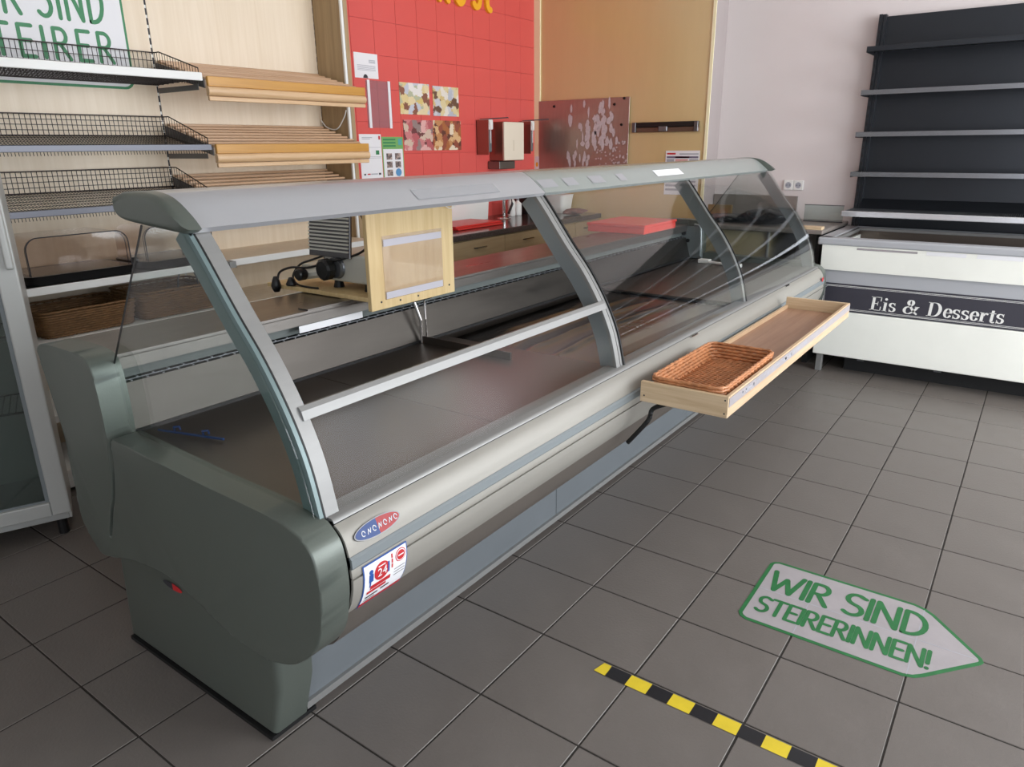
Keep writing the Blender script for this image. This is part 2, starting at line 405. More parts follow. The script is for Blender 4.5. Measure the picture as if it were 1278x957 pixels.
def strokes(mb, polys, org, U, V, Nn, h, wd, sx=1.0, th=0.0):
    org, U, V, Nn = Vector(org), Vector(U), Vector(V), Vector(Nn)
    def P(u, v, d=0): return org + U * u + V * v + Nn * d
    for pl in polys:
        pts = [(p[0] * h * sx, p[1] * h) for p in pl]
        for i, p in enumerate(pts):
            KK[0] = (KK[0] + 1) % 7; e_ = KK[0] * 5e-5
            def P(u, v, d=0): return org + U * u + V * v + Nn * (d + e_)
            ring = [(p[0] + wd / 2 * math.cos(t * math.pi / 4), p[1] + wd / 2 * math.sin(t * math.pi / 4)) for t in range(8)]
            if th:
                mb.add([P(a, b, 0) for a, b in ring] + [P(a, b, th) for a, b in ring], [tuple(range(8, 16))] + [(j, (j + 1) % 8, 8 + (j + 1) % 8, 8 + j) for j in range(8)])
            else: mb.add([P(a, b) for a, b in ring], [tuple(range(8))])
            if i:
                q = pts[i - 1]; dx, dy = p[0] - q[0], p[1] - q[1]; L_ = math.hypot(dx, dy)
                if L_ < 1e-6: continue
                nx, ny = -dy / L_ * wd / 2, dx / L_ * wd / 2; e_ += 2.5e-5
                r4 = [(q[0] + nx, q[1] + ny), (q[0] - nx, q[1] - ny), (p[0] - nx, p[1] - ny), (p[0] + nx, p[1] + ny)]
                if th: mb.add([P(a, b, 0) for a, b in r4] + [P(a, b, th) for a, b in r4], [(4, 5, 6, 7)] + [(j, (j + 1) % 4, 4 + (j + 1) % 4, 4 + j) for j in range(4)])
                else: mb.add([P(a, b) for a, b in r4], [(0, 1, 2, 3)])
def write(mb, text, org, U, V, Nn, h, wd, total=None, gap=0.16, sx=1.0, th=0.0):
    ws = [GL[c][0] * sx for c in text]; g = gap
    if total: # fit the total width by letter gap
        g = (total / h - sum(ws)) / max(1, len(text) - 1)
    x = 0.0
    for c, w_ in zip(text, ws):
        strokes(mb, GL[c][1], Vector(org) + Vector(U) * x * h, U, V, Nn, h, wd, sx, th); x += w_ + g

def inframe(p):
    v = Vector(p) - CAM; z = v.dot(FWD)
    if z < 0.1: return False
    x = v.dot(xax) / z * F_PX; y = v.dot(yax) / z * F_PX
    return abs(x) < 639 + 12 and abs(y) < 478.5 + 12

# ------------------------------------------------------------------ the setting
H = 2.95
XR = 3.70
fl = bx('floor', M_GROUT, None, -2.9, XR, -3.9, 3.9, -0.05, -0.0015, origin=(0, 0, 0)); tag(fl, kind='structure')
tm = bpy.data.meshes.new('floor_tile')
q = MB(); g = 0.0026; q.bbox(g, T - g, g, T - g, -0.008, 0.0, 0.0012, 1)
t0 = q.build('floor_tile', M_TILE, fl, world=False)
first = True; rest = MB(); cnt = 0
for i in range(-9, 12):
    for j in range(-12, 12):
        x, y = i * T, j * T
        if x + T > XR - 0.001 or y + T > 3.72: pass
        vis = any(inframe((x + a * T, y + b * T, 0)) for a in (0, .5, 1) for b in (0, .5, 1))
        if -3 <= i <= -2 and j >= -2: vis = vis
        if vis and cnt < 300:
            cnt += 1
            if first: o = t0; first = False
            else: o = t0.copy(); COL.objects.link(o); o.parent = fl
            o.location = (x + random.uniform(-.0004, .0004), y + random.uniform(-.0004, .0004), random.uniform(-.0003, .0003))
        else: rest.box(x + g, x + T - g, y + g, y + T - g, -0.008, 0.0)
ro = rest.build('floor_tile_field', M_TILE, fl); ro['kind'] = 'stuff'

tag(bx('ceiling', M_CEIL, None, -2.9, XR + .1, -3.9, 3.9, H, H + .1), kind='structure')
wl = bx('wall_left', M_WHITE, None, -2.45, -2.312, -3.9, 3.75, 0, H, origin=(-2.312, 0, 0)); tag(wl, kind='structure')
M_WHITE2 = mat('wall_paint_lilac_white', (224, 216, 214), 0.75, var=0.02, scale=2)
tag(bx('wall_back', M_WHITE2, None, -2.45, XR + .1, 3.74, 3.9, 0, H), kind='structure')
wf = MB(); wf.box(-2.45, 1.45, -4.0, -3.9, 0, H); wf.box(3.45, XR + .1, -4.0, -3.9, 0, H); wf.box(1.45, 3.45, -4.0, -3.9, 0, .2); wf.box(1.45, 3.45, -4.0, -3.9, 2.5, H)
tag(wf.build('wall_front', M_WHITE), kind='structure')
wf = MB()
for x in (1.45, 2.42, 3.39): wf.box(x, x + .06, -3.96, -3.92, .2, 2.5)
wf.box(1.45, 3.45, -3.96, -3.92, .2, .26); wf.box(1.45, 3.45, -3.96, -3.92, 2.44, 2.5)
tag(wf.build('window_3', M_ALU), kind='structure')
wr = MB()
wr.box(XR, XR + .12, -3.9, 3.9, 0, 0.15); wr.box(XR, XR + .12, -3.9, 3.9, 2.88, H)
for a, b in ((-3.9, -2.5), (-0.7, -0.02), (3.72, 3.9)): wr.box(XR, XR + .12, a, b, 0.15, 2.88)
tag(wr.build('wall_right', M_WHITE), kind='structure')
for n_, (a, b) in enumerate(((-2.5, -0.7), (-0.02, 3.72))):
    fr = MB(); k = max(1, round((b - a) / 1.3))
    for i in range(k + 1):
        c = a + (b - a) * i / k; fr.box(XR - .02, XR + .04, max(a, c - .03), min(b, c + .03), .15, 2.88)
    fr.box(XR - .02, XR + .04, a, b, .15, .21); fr.box(XR - .02, XR + .04, a, b, 2.82, 2.88)
    f_ = tag(fr.build('window_%d' % (n_ + 1), M_ALU), kind='structure')
# red tiled field of the left wall
q = MB(); ts = 0.199; q.bbox(0, 0.010, 0.0012, ts - 0.0012, 0.0012, ts - 0.0012, 0.001, 1)
rt0 = q.build('wall_tile', M_RED, wl, world=False); first = True
bxg = bx('red_wall_joint', M_REDGROUT, wl, -2.312, -2.304, 1.19, 3.50, 0.55, H)
for i in range(12):
    for j in range(12):
        if first: o = rt0; first = False
        else: o = rt0.copy(); COL.objects.link(o); o.parent = wl
        o.location = (-2.310 + 2.312 + random.uniform(0, .0006), 1.10 + i * ts, 0.57 + j * ts - 0.012)
# tan laminate partition at the back, with corner strips
tan = bx('wall_partition', M_TAN, None, -2.245, -0.80, 3.5, 3.74, 0, H); tag(tan, kind='structure')
tag(bx('trim_1', M_CREAM, None, -2.305, -2.243, 3.485, 3.74, 0, H), kind='structure')
tag(bx('trim_2', M_CREAM, None, -0.802, -0.780, 3.492, 3.502, 0, H), kind='structure')
M_SHADEW = mat('wall_paint_dimmed_side', (176, 166, 164), 0.75)  # wall paint darkened, so the strong window light on this side looks weaker
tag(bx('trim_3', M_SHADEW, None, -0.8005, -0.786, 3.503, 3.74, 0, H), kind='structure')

# ------------------------------------------------------------------ serving counter
Y0, Y1 = -1.010, 2.715
ct = thing('serving_counter', (-0.3, 0.85, 0), 'long grey refrigerated serving counter with curved glass front', 'display counter')
WING = spl2([(-0.765, 0.900), (-0.755, 0.915), (-0.720, 0.926), (-0.62, 0.930), (-0.53, 0.928), (-0.490, 0.918), (-0.473, 0.895), (-0.464, 0.85), (-0.460, 0.79), (-0.460, 0.735)], 5) + \
    [(-0.460, 0.720)] + spl2([(-0.472, 0.66), (-0.490, 0.58), (-0.526, 0.50), (-0.562, 0.420)], 3) + [(-0.555, 0.414)] + \
    spl2([(-0.512, 0.50), (-0.476, 0.58), (-0.456, 0.65), (-0.445, 0.720)], 3) + [(-0.434, 0.730)] + \
    spl2([(-0.26, 0.722), (-0.05, 0.714), (0.10, 0.712), (0.215, 0.708)], 3) + \
    spl2([(0.265, 0.694), (0.298, 0.660), (0.310, 0.595), (0.306, 0.530), (0.282, 0.450), (0.222, 0.385), (0.160, 0.350), (0.091, 0.334)], 6) + \
    spl2([(0.013, 0.336), (-0.062, 0.348), (-0.155, 0.378), (-0.281, 0.402), (-0.441, 0.388), (-0.600, 0.345), (-0.645, 0.345)], 6) + \
    spl2([(-0.680, 0.375), (-0.716, 0.433), (-0.712, 0.534), (-0.712, 0.677), (-0.738, 0.808), (-0.758, 0.880)], 6)
def clean(p):
    out = []
    for a in p:
        if not out or math.hypot(a[0] - out[-1][0], a[1] - out[-1][1]) > 0.004: out.append(a)
    return out
WING = clean(WING)
def wing(name, yin, yout, parent, label=None):
    bm = bmesh.new()
    vs = [bm.verts.new((x, yin, z)) for x, z in WING]
    f = bm.faces.new(vs)
    r = bmesh.ops.extrude_face_region(bm, geom=[f])
    nv = [e for e in r['geom'] if isinstance(e, bmesh.types.BMVert)]
    for v in nv: v.co.y = yout
    ed = [e for e in r['geom'] if isinstance(e, bmesh.types.BMEdge)]
    bmesh.ops.bevel(bm, geom=ed, offset=0.022, segments=5, affect='EDGES', profile=0.5, clamp_overlap=True)
    q = MB(); q.addbm(bm)
    o = q.build(name, M_SILVER, parent, smooth='auto')
    try: o.data.set_sharp_from_angle(angle=R(60))
    except Exception: pass
    if label: o['label'] = label
    return o
wing('end_panel', -1.018, -1.090, ct, 'moulded silver green end panel')
wing('end_panel', 2.715, 2.785, ct)
# lower end panels, under the moulded ones
LOW = [(-0.700, 0.0), (-0.672, 0.36)] + [(-0.55, 0.40), (-0.42, 0.42), (-0.30, 0.42), (-0.17, 0.39), (-0.08, 0.37), (0.0, 0.36), (0.045, 0.35)] + [(0.03, 0.15), (-0.015, 0.0)]
def lower(yin, yout):
    bm = bmesh.new()
    vs = [bm.verts.new((x, yin, z + 0.012)) for x, z in LOW]; f = bm.faces.new(vs)
    r = bmesh.ops.extrude_face_region(bm, geom=[f])
    for v in [e for e in r['geom'] if isinstance(e, bmesh.types.BMVert)]: v.co.y = yout
    ed = [e for e in r['geom'] if isinstance(e, bmesh.types.BMEdge)]
    bmesh.ops.bevel(bm, geom=ed, offset=0.018, segments=4, affect='EDGES', profile=0.5)
    q = MB(); q.addbm(bm); return q.build('base_end_panel', M_SILVER, ct, smooth='auto')
lower(-0.93, -1.032); lower(2.70, 2.75)
q = MB(); q.tube([(x, -1.062, z) for x, z in spl2([(-0.640, 0.340), (-0.600, 0.341), (-0.441, 0.384), (-0.281, 0.398), (-0.155, 0.374), (-0.062, 0.344), (0.013, 0.332), (0.080, 0.330)], 4)], .0045, 6); q.build('panel_gap_shade', M_RUBBER, ct, smooth=True)  # dark tube added as the shade line of the groove below the moulded panel
q = MB(); q.prism([(x + (0.006 if x < -.3 else 0.004), z) for x, z in [(-0.702, 0.001), (-0.702, 0.012), (-0.018, 0.012), (-0.018, 0.001)]], -1.036, -0.90)
q.build('base_foot_strip', M_RUBBER, ct)
# front base panels with seam + aluminium kick rail
for a, b in ((-0.925, 0.285), (0.288, 1.55), (1.553, 2.64)):
    q = MB(); q.bbox(-0.045, -0.026, a, b, 0.035, 0.37, 0.002, 1); q.build('base_panel', M_BLUEGREY, ct)
q = MB(); q.box(-0.055, -0.016, -0.925, 2.64, 0.016, 0.036); q.build('kick_rail', M_ALU, ct)
q = MB(); q.box(-0.06, -0.035, -0.93, 2.64, 0.001, 0.03); q.build('kick_plinth', M_DARKG, ct)
q = MB(); q.box(-0.66, -0.045, Y0 + .06, Y1 - .02, 0.03, 0.62); q.box(-0.80, -0.60, Y0, Y1, 0.45, 0.87); q.build('carcass', M_STEELD, ct)
# front fascia strips
def strip(name, prof, m, y0=Y0, y1=Y1, th=0.006, sm=True):
    prof = [(x + DX * max(0, min(1, (z - 0.35) / 0.15)), z + DZ) for x, z in prof]
    q = MB(); q.ribbon(prof, y0, y1, th); return q.build(name, m, ct, smooth='auto' if sm else None)
DX, DZ = -0.033, -0.022
strip('glass_rail', [(0.240, 0.718), (0.296, 0.718), (0.302, 0.714), (0.304, 0.709)], M_ALU)
strip('fascia_gap', [(0.302, 0.712), (0.300, 0.704)], M_RUBBER)
strip('upper_fascia', spl2([(0.304, 0.707), (0.321, 0.694), (0.334, 0.672), (0.341, 0.645)], 4), M_ALUM)
strip('bumper_strip', [(0.342, 0.645), (0.347, 0.640), (0.348, 0.622), (0.344, 0.617)], M_STRIPE)
strip('middle_fascia', spl2([(0.343, 0.617), (0.345, 0.60), (0.343, 0.595)], 2), M_ALUM)
strip('lower_fascia', spl2([(0.346, 0.593), (0.344, 0.57), (0.334, 0.535), (0.317, 0.505)], 3), M_ALUM)
strip('fascia_underside', spl2([(0.314, 0.503), (0.285, 0.455), (0.240, 0.405), (0.15, 0.37), (0.02, 0.355), (-0.045, 0.355)], 3), M_UNDER)
# logo badge on the fascia: local frame following the slope of the fascia
def fas(y, s, d=0.0):       # s = arc position 0 (top .683) .. 1 (.645)
    x = DX + 0.313 + (0.341 - 0.313) * s; z = DZ + 0.703 + (0.645 - 0.703) * s
    n_ = Vector((0.058, 0, 0.032)).normalized()
    return Vector((x + 0.004, y, z)) + n_ * d
V_ = (fas(0, 0) - fas(0, 1)).normalized(); N_ = Vector((0.058, 0, 0.032)).normalized(); U_ = Vector((0, 1, 0))
C_ = fas(-0.925, 0.5, 0.004)
def ell(mb, rx, ry, d, a0=0, a1=360, n=28, c=C_):
    ring = [c + U_ * rx * math.cos(R(a0 + (a1 - a0) * i / n)) + V_ * ry * math.sin(R(a0 + (a1 - a0) * i / n)) + N_ * d for i in range(n + (0 if a1 - a0 == 360 else 1))]
    mb.add(ring, [tuple(range(len(ring)))])
q = MB()
ring = [C_ + U_ * 0.064 * math.cos(R(i * 12)) + V_ * 0.0185 * math.sin(R(i * 12)) for i in range(30)]
q.add([p - N_ * .004 for p in ring] + [p + N_ * .002 for p in ring], [tuple(range(30, 60))] + [(i, (i + 1) % 30, 30 + (i + 1) % 30, 30 + i) for i in range(30)])
bd = q.build('badge', mat('badge_metal', (120, 120, 122), 0.45, 0.6), ct); bd['label'] = 'oval blue and red maker badge'
q = MB(); ell(q, 0.061, 0.0165, 0.0024, 90, 270); q.k = 1; ell(q, 0.061, 0.0165, 0.0024, -90, 90)
q.build('badge_enamel', [mat('enamel_blue', (28, 62, 122), .5), mat('enamel_red', (160, 38, 40), .5)], bd)
q = MB()
for i in range(7):
    c = C_ + U_ * (-0.045 + i * 0.015) + N_ * 0.003
    strokes(q, [[(0, 0), (0.35, 0.9), (0.6, 0.1), (0.9, 0.9)]] if i % 2 else [arc(0.4, 0.5, 0.4, 0.5, 0, 300, 8)], c - V_ * 0.006, U_, V_, N_, 0.011, 0.0018)
q.build('badge_relief', M_GREYM, bd)
# small badges on the two end panels
for cx, cy, cz, sx in ((-0.385, -1.0325, 0.303, 1),):
    q = MB()
    q.k = 1; q.add([(cx + .046 * math.cos(R(i * 15)), -1.0345, cz + .010 * math.sin(R(i * 15))) for i in range(-6, 7)], [tuple(range(13))])
    q.k = 0; q.add([(cx + .046 * math.cos(R(i * 15)), -1.0345, cz + .010 * math.sin(R(i * 15))) for i in range(6, 19)], [tuple(range(13))])
    o = q.build('badge', [M_INK, M_REDI], ct); o['label'] = 'small dark and red oval badge'
q = MB()
ring = [(0.349 + DX, 2.66 + .02 * math.cos(R(i * 20)), 0.63 + .014 * math.sin(R(i * 20))) for i in range(18)]
q.add(ring, [tuple(range(18))]); q.build('badge', M_REDI, ct)
# sticker of a service, wrapped over the lower fascia
def low(y, z, d=0.0):
    p = low0(y + 0.018, z, d); return Vector((p.x + DX, p.y - 0.030, p.z + DZ))
def low0(y, z, d=0.0):
    pts = spl2([(0.3445, 0.612), (0.346, 0.593), (0.344, 0.57), (0.334, 0.535), (0.317, 0.505), (0.285, 0.455)], 4)
    for (xa, za), (xb, zb) in zip(pts[:-1], pts[1:]):
        if zb <= z <= za:
            t = (za - z) / (za - zb); return Vector((xa + (xb - xa) * t + 0.0015 + d, y, z))
    return Vector((0.346, y, z))
def spatch(mb, y0, y1, z0, z1, d=0.0, n=7):
    for i in range(n):
        za = z0 + (z1 - z0) * i / n; zb = z0 + (z1 - z0) * (i + 1) / n
        mb.quad(low(y0, za, d), low(y1, za, d), low(y1, zb, d), low(y0, zb, d))
q = MB(); SA, SB = -0.972, -0.845
spatch(q, SA, SB, 0.500, 0.612); stk = q.build('sticker', M_BLUE, ct); stk['label'] = 'white service sticker with red discs and 24'
def disc(mb, y, z, r, d, n=14):
    for k_ in range(n):
        za = z - r * math.cos(math.pi * k_ / n); zb = z - r * math.cos(math.pi * (k_ + 1) / n)
        wa = math.sqrt(max(0, r * r - (za - z) ** 2)); wb = math.sqrt(max(0, r * r - (zb - z) ** 2))
        mb.quad(low(y - wa, za, d), low(y + wa, za, d), low(y + wb, zb, d), low(y - wb, zb, d))
q = MB(); spatch(q, SA + .003, SB - .003, 0.512, 0.609, 0.0006); q.k = 1; spatch(q, SA + .002, SB - .002, 0.502, 0.511, 0.0006, 2)
disc(q, -0.921, 0.579, 0.0215, 0.0012); disc(q, -0.866, 0.590, 0.0155, 0.0012)
spatch(q, -0.952, -0.894, 0.545, 0.555, 0.0013, 2); spatch(q, -0.960, -0.905, 0.536, 0.543, 0.0012, 2)
for i in range(3): spatch(q, -0.893, -0.889, 0.570 + i * .012, 0.580 + i * .012, 0.0012, 1)
q.k = 2; spatch(q, -0.961, -0.925, 0.524, 0.529, 0.0012, 2); spatch(q, -0.918, -0.893, 0.526, 0.531, 0.0012, 2); spatch(q, -0.961, -0.93, 0.516, 0.5185, 0.0012, 1)
for i in range(3): spatch(q, -0.884, -0.852, 0.560 - i * .008, 0.5615 - i * .008, 0.0012, 1)
q.k = 3; disc(q, -0.951, 0.590, 0.0055, 0.0012); spatch(q, -0.957, -0.945, 0.566, 0.585, 0.0012, 3); spatch(q, -0.955, -0.951, 0.553, 0.566, 0.0012, 2); spatch(q, -0.904, -0.899, 0.566, 0.592, 0.0014, 3)
q.k = 0; disc(q, -0.866, 0.590, 0.0135, 0.0015); q.k = 1; disc(q, -0.866, 0.590, 0.0115, 0.0018); q.k = 0; spatch(q, -0.874, -0.858, 0.589, 0.592, 0.0021, 1); spatch(q, -0.931, -0.911, 0.591, 0.5935, 0.0016, 1)
q.build('sticker_print', [M_PAPER, M_REDI, M_INK, M_BLUE], stk)
q = MB(); tcv = bpy.data.curves.new('t', 'FONT'); tcv.body = '24'; tcv.size = 0.028; tcv.align_x = 'CENTER'
to = bpy.data.objects.new('t', tcv); COL.objects.link(to)
dg = bpy.context.evaluated_depsgraph_get(); me = bpy.data.meshes.new_from_object(to.evaluated_get(dg))
q.add([low(-0.921 + v.co.x, 0.569 + v.co.y, 0.0026) for v in me.vertices], [tuple(p.vertices) for p in me.polygons])
q.build('sticker_number', M_PAPER, stk)
bpy.data.objects.remove(to)

# glass arcs
G = spl2([(-0.088, 1.249), (-0.040, 1.191), (0.040, 1.086), (0.113, 0.997), (0.176, 0.898), (0.220, 0.800), (0.249, 0.684)], 5)
def arcstrip(name, y0, y1, d0, d1, m, s0=0, s1=None):
    pts = G[s0:s1]; a = []; b = []
    for i, p in enumerate(pts):
        p0 = Vector(pts[max(i - 1, 0)]); p1 = Vector(pts[min(i + 1, len(pts) - 1)]); d = (p1 - p0).normalized(); n_ = Vector((-d.y, d.x))
        a.append(tuple(Vector(p) + n_ * d0)); b.append(tuple(Vector(p) + n_ * d1))
    q = MB(); q.prism_open(a + b[::-1], y0, y1); return q.build(name, m, ct, smooth='auto')
S1, S2, S3 = 0.245, 1.480, 2.690
# supports: aluminium cover strip + grey inner web (each reaches back from the glass)
for k, yc in enumerate((-0.992, S1, S2, S3)):
    if k == 0:
        a = arcstrip('glass_support', yc - .020, yc + .014, 0.004, -0.008, M_ALU); arcstrip('support_seal', yc - .024, yc - .020, 0.005, -0.012, M_RUBBER)
        arcstrip('support_web', yc - .034, yc - .024, 0.004, -0.042, mat('teal_grey_profile', (112, 130, 130), 0.35, 0.2))
    elif k == 1:
        a = arcstrip('glass_support', yc - .032, yc - .008, 0.004, -0.008, M_ALU); arcstrip('support_web', yc - .026, yc - .020, -0.008, -0.060, M_SILVER2)
        arcstrip('glass_support', yc - .004, yc + .010, 0.004, -0.008, M_ALU); arcstrip('support_seal', yc + .010, yc + .017, 0.009, -0.004, M_RUBBER)
    else:
        a = arcstrip('glass_support', yc - .012, yc + .012, 0.001, -0.007, M_ALU); arcstrip('support_web', yc - .008, yc - .002, -0.008, -0.060, M_SILVER2)
        if k == 2: arcstrip('support_seal', yc + .012, yc + .015, 0.006, -0.002, M_RUBBER)
arcstrip('curved_glass', S1 + .018, S2 + .010, 0.010, 0.004, M_GLASS)
arcstrip('curved_glass', S2 + .016, S3 + .010, 0.010, 0.004, M_GLASS)
def nearest(z): return min(range(len(G)), key=lambda i: abs(G[i][1] - z))
zi = nearest(0.898)
lg = arcstrip('curved_glass', -0.975, S1 - .032, 0.003, -0.003, M_GLASSL, zi, None)
lg['label'] = 'low front glass pane under the cross rail'
xr, zr = G[zi]
q = MB(); q.ribbon([(xr - .022, zr + .004), (xr + .002, zr + .012), (xr + .010, zr + .004), (xr + .016, zr - .014)], -0.995, S1 - .006, 0.010); q.build('cross_rail', M_ALU, ct)
# flat side glasses (quarter shape) and their polished edge
def side_glass(y0, y1):
    loop = [(x - .004, z) for x, z in G] + [(-0.45, 0.735), (-0.505, 0.86), (-0.235, 1.245)]
    q = MB(); n = len(loop)
    q.add([(x, y0, z) for x, z in loop] + [(x, y1, z) for x, z in loop], [tuple(range(n)), tuple(range(n, 2 * n))[::-1]] + [(i, (i + 1) % n, n + (i + 1) % n, n + i) for i in range(n)])
    o = q.build('side_glass', M_GLASSS, ct)
    q = MB(); q.tube([(-0.505, (y0 + y1) / 2, 0.86), (-0.235, (y0 + y1) / 2, 1.245)], 0.0022, 4); q.build('polished_edge', M_RUBBER, o)
side_glass(-1.034, -1.029); side_glass(2.704, 2.709)
# canopy
CPROF = spl2([(-0.315, 1.288), (-0.310, 1.302), (-0.27, 1.312), (-0.20, 1.315), (-0.155, 1.312)], 4) + spl2([(-0.148, 1.3095), (-0.130, 1.301), (-0.110, 1.288), (-0.085, 1.268), (-0.058, 1.246)], 4)
CIN = spl2([(-0.068, 1.236), (-0.10, 1.262), (-0.15, 1.288), (-0.21, 1.298), (-0.28, 1.290), (-0.300, 1.280)], 4)
for nm, a, b, m_ in (('canopy', -1.020, S1 + .004, M_CANOPY), ('canopy', S1 + .007, 2.635, M_CANOPY2)):
    loop = CPROF + CIN; q = MB(); n = len(loop)
    q.add([(x, a, z) for x, z in loop] + [(x, b, z) for x, z in loop], [tuple(range(n)), tuple(range(n, 2 * n))[::-1]] + [(i, (i + 1) % n, n + (i + 1) % n, n + i) for i in range(n)])
    q.build(nm, m_, ct, smooth='auto')
for (ya, yb, flip) in ((-1.024, -1.062, 0), (2.638, 2.668, 0)):
    loop = [(-0.290, 1.304)] + spl2([(-0.25, 1.314), (-0.17, 1.316), (-0.105, 1.304), (-0.05, 1.272), (-0.022, 1.248)], 3) + spl2([(-0.040, 1.240), (-0.14, 1.246), (-0.24, 1.254), (-0.275, 1.262), (-0.292, 1.280)], 3)
    loop = clean(loop)
    q = MB(); cx_ = sum(p[0] for p in loop) / len(loop); cz_ = sum(p[1] for p in loop) / len(loop); n = len(loop); rr_ = .016; sg_ = 1 if yb > ya else -1; rings = []
    rings.append((ya, 0.0))
    for a in range(0, 91, 15): rings.append((yb - sg_ * rr_ + sg_ * rr_ * math.sin(R(a)), rr_ * (1 - math.cos(R(a)))))
    vs = []
    for y_, ins in rings:
        for x_, z_ in loop: vs.append((cx_ + (x_ - cx_) * (1 - ins / .13), y_, cz_ + (z_ - cz_) * (1 - ins / .030)))
    fs = [(k_ * n + i_, k_ * n + (i_ + 1) % n, (k_ + 1) * n + (i_ + 1) % n, (k_ + 1) * n + i_) for k_ in range(len(rings) - 1) for i_ in range(n)]
    fs += [tuple(range(n)), tuple(range((len(rings) - 1) * n, len(rings) * n))[::-1]]
    q.add(vs, fs); q.build('canopy_end_cap', M_SILVER, ct, smooth='auto')
q = MB(); q.ribbon([(-0.13, 1.3045), (-0.083, 1.271), (-0.056, 1.244)], -1.0235, -1.0205, 0.02); q.build('canopy_seal', M_RUBBER, ct)
def cpatch(a, b, s0, s1, m, name):
    q = MB()
    def P(s, y):
        s = s * (len(CPROF) - 1); i = min(int(s), len(CPROF) - 2); t = s - i
        x = CPROF[i][0] * (1 - t) + CPROF[i + 1][0] * t; z = CPROF[i][1] * (1 - t) + CPROF[i + 1][1] * t
        return Vector((x + .0008, y, z + .0012))
    for k in range(6):
        u = s0 + (s1 - s0) * k / 6; v = s0 + (s1 - s0) * (k + 1) / 6
        q.quad(P(u, a), P(u, b), P(v, b), P(v, a))
    return q.build(name, m, ct)
cpatch(1.17, 1.45, 0.76, 0.90, M_PAPER, 'price_label')
M_TAPE = mat('clear_tape', (182, 184, 188), 0.18, 0.4)
for a, b in ((0.26, 0.36), (0.42, 0.50), (0.60, 0.70), (0.82, 0.88), (-0.35, 0.02)): cpatch(a, b, 0.78, 0.92, M_TAPE, 'clear_tape')
# worktop, duct, grille, back panel
q = MB()
q.bbox(-0.835, -0.555, Y0 - .005, Y1, 0.888, 0.900, 0.003, 2); q.box(-0.562, -0.556, Y0, Y1, 0.858, 0.892)
q.build('worktop', M_STEEL, ct)
q = MB(); q.box(-0.600, -0.590, Y0, Y1, 0.815, 0.889); q.build('air_duct_panel', mat('dark_grey_duct', (96, 102, 100), 0.5, 0.2), ct)
q = MB(); q.ribbon([(-0.592, 0.826), (-0.566, 0.816)], Y0, Y1, 0.004); q.build('air_grille', M_RUBBER, ct)
q = MB(); y = Y0 + .01; k = 0
while y < Y1 - .03:
    for row in (0, 1):
        xx = -0.590 + row * 0.012; yy = y + (0.0 if row else 0.022)
        q.box(xx + .001, xx + .0115, yy - .0025, yy + .0025, 0.8225 - row * .0045, 0.8255 - row * .0045)
    y += 0.044
q.box(-0.579, -0.577, Y0, Y1, 0.8195, 0.8225); q.build('grille_bar', M_GREYM, ct)
q = MB(); q.ribbon([(-0.563, 0.818), (-0.527, 0.700)], Y0, Y1, 0.006); q.build('back_panel', M_STEELB, ct)
q = MB(); q.box(-0.535, -0.523, Y0, Y1, 0.690, 0.701); q.build('back_panel_gap', M_RUBBER, ct)
# deck plates; the far ones are stepped trays of polished steel
for a, b in ((-1.010, -0.40), (-0.398, 0.235)):
    q = MB(); q.bbox(-0.524, 0.236, a, b, 0.680, 0.692, 0.0015, 1); q.build('deck_plate', M_STEELD, ct)
def ridged(y0, y1):
    NX, NY = 84, 44; q = MB(); q.smooth = True; vs = []
    def hgt(x, y):
        z = 0.668; u = (y - y0) / (y1 - y0); fade = min(1, u * 9) * min(1, (1 - u) * 3)
        for k, c in enumerate((-0.36, -0.25, -0.14, -0.03)):
            cc = c - 0.06 * (1 - math.exp(-u * 5)) + 0.012 * math.sin(y * 9 + k) + 0.006 * math.sin(y * 21 + 2 * k)
            d = (x - cc) / 0.020; z += fade * 0.011 * math.exp(-d * d)
        return z
    for i in range(NX + 1):
        for j in range(NY + 1):
            x = -0.524 + (0.236 + 0.524) * i / NX; y = y0 + (y1 - y0) * j / NY
            vs.append((x, y, hgt(x, y)))
    q.add(vs, [(i * (NY + 1) + j, (i + 1) * (NY + 1) + j, (i + 1) * (NY + 1) + j + 1, i * (NY + 1) + j + 1) for i in range(NX) for j in range(NY)])
    return q.build('stepped_deck_plate', M_STEELR, ct)
M_STEELR = mat('polished_deck_steel', (104, 98, 93), 0.24, 1.0, var=0.04, scale=4, rvar=0.05)
ridged(0.255, 1.475); 
q = MB(); q.bbox(-0.524, 0.236, 1.480, Y1, 0.672, 0.684, 0.0015, 1); q.build('deck_plate', M_STEELD, ct)
# dark divider plate and little stand-up strut between bays
q = MB(); q.box(-0.52, -0.10, 0.100, 0.106, 0.692, 0.72); q.build('divider', M_STEELD, ct)
q = MB(); q.tube([(-0.515, .10, .694), (-0.515, .10, .78), (-0.53, .085, .85)], .006, 8); q.tube([(-0.515, .13, .694), (-0.515, .125, .78), (-0.53, .14, .85)], .004, 8)
q.bbox(-0.56, -0.505, .06, .16, .855, .882, .004); q.build('canopy_strut', M_CHROME, ct)
for yy in (0.80, 2.05):
    q = MB(); q.tube([(0.259, yy - .03, .681), (0.279, yy - .03, .685), (0.279, yy + .03, .685), (0.259, yy + .03, .681)], .004, 8); q.build('glass_latch', M_CHROME, ct)
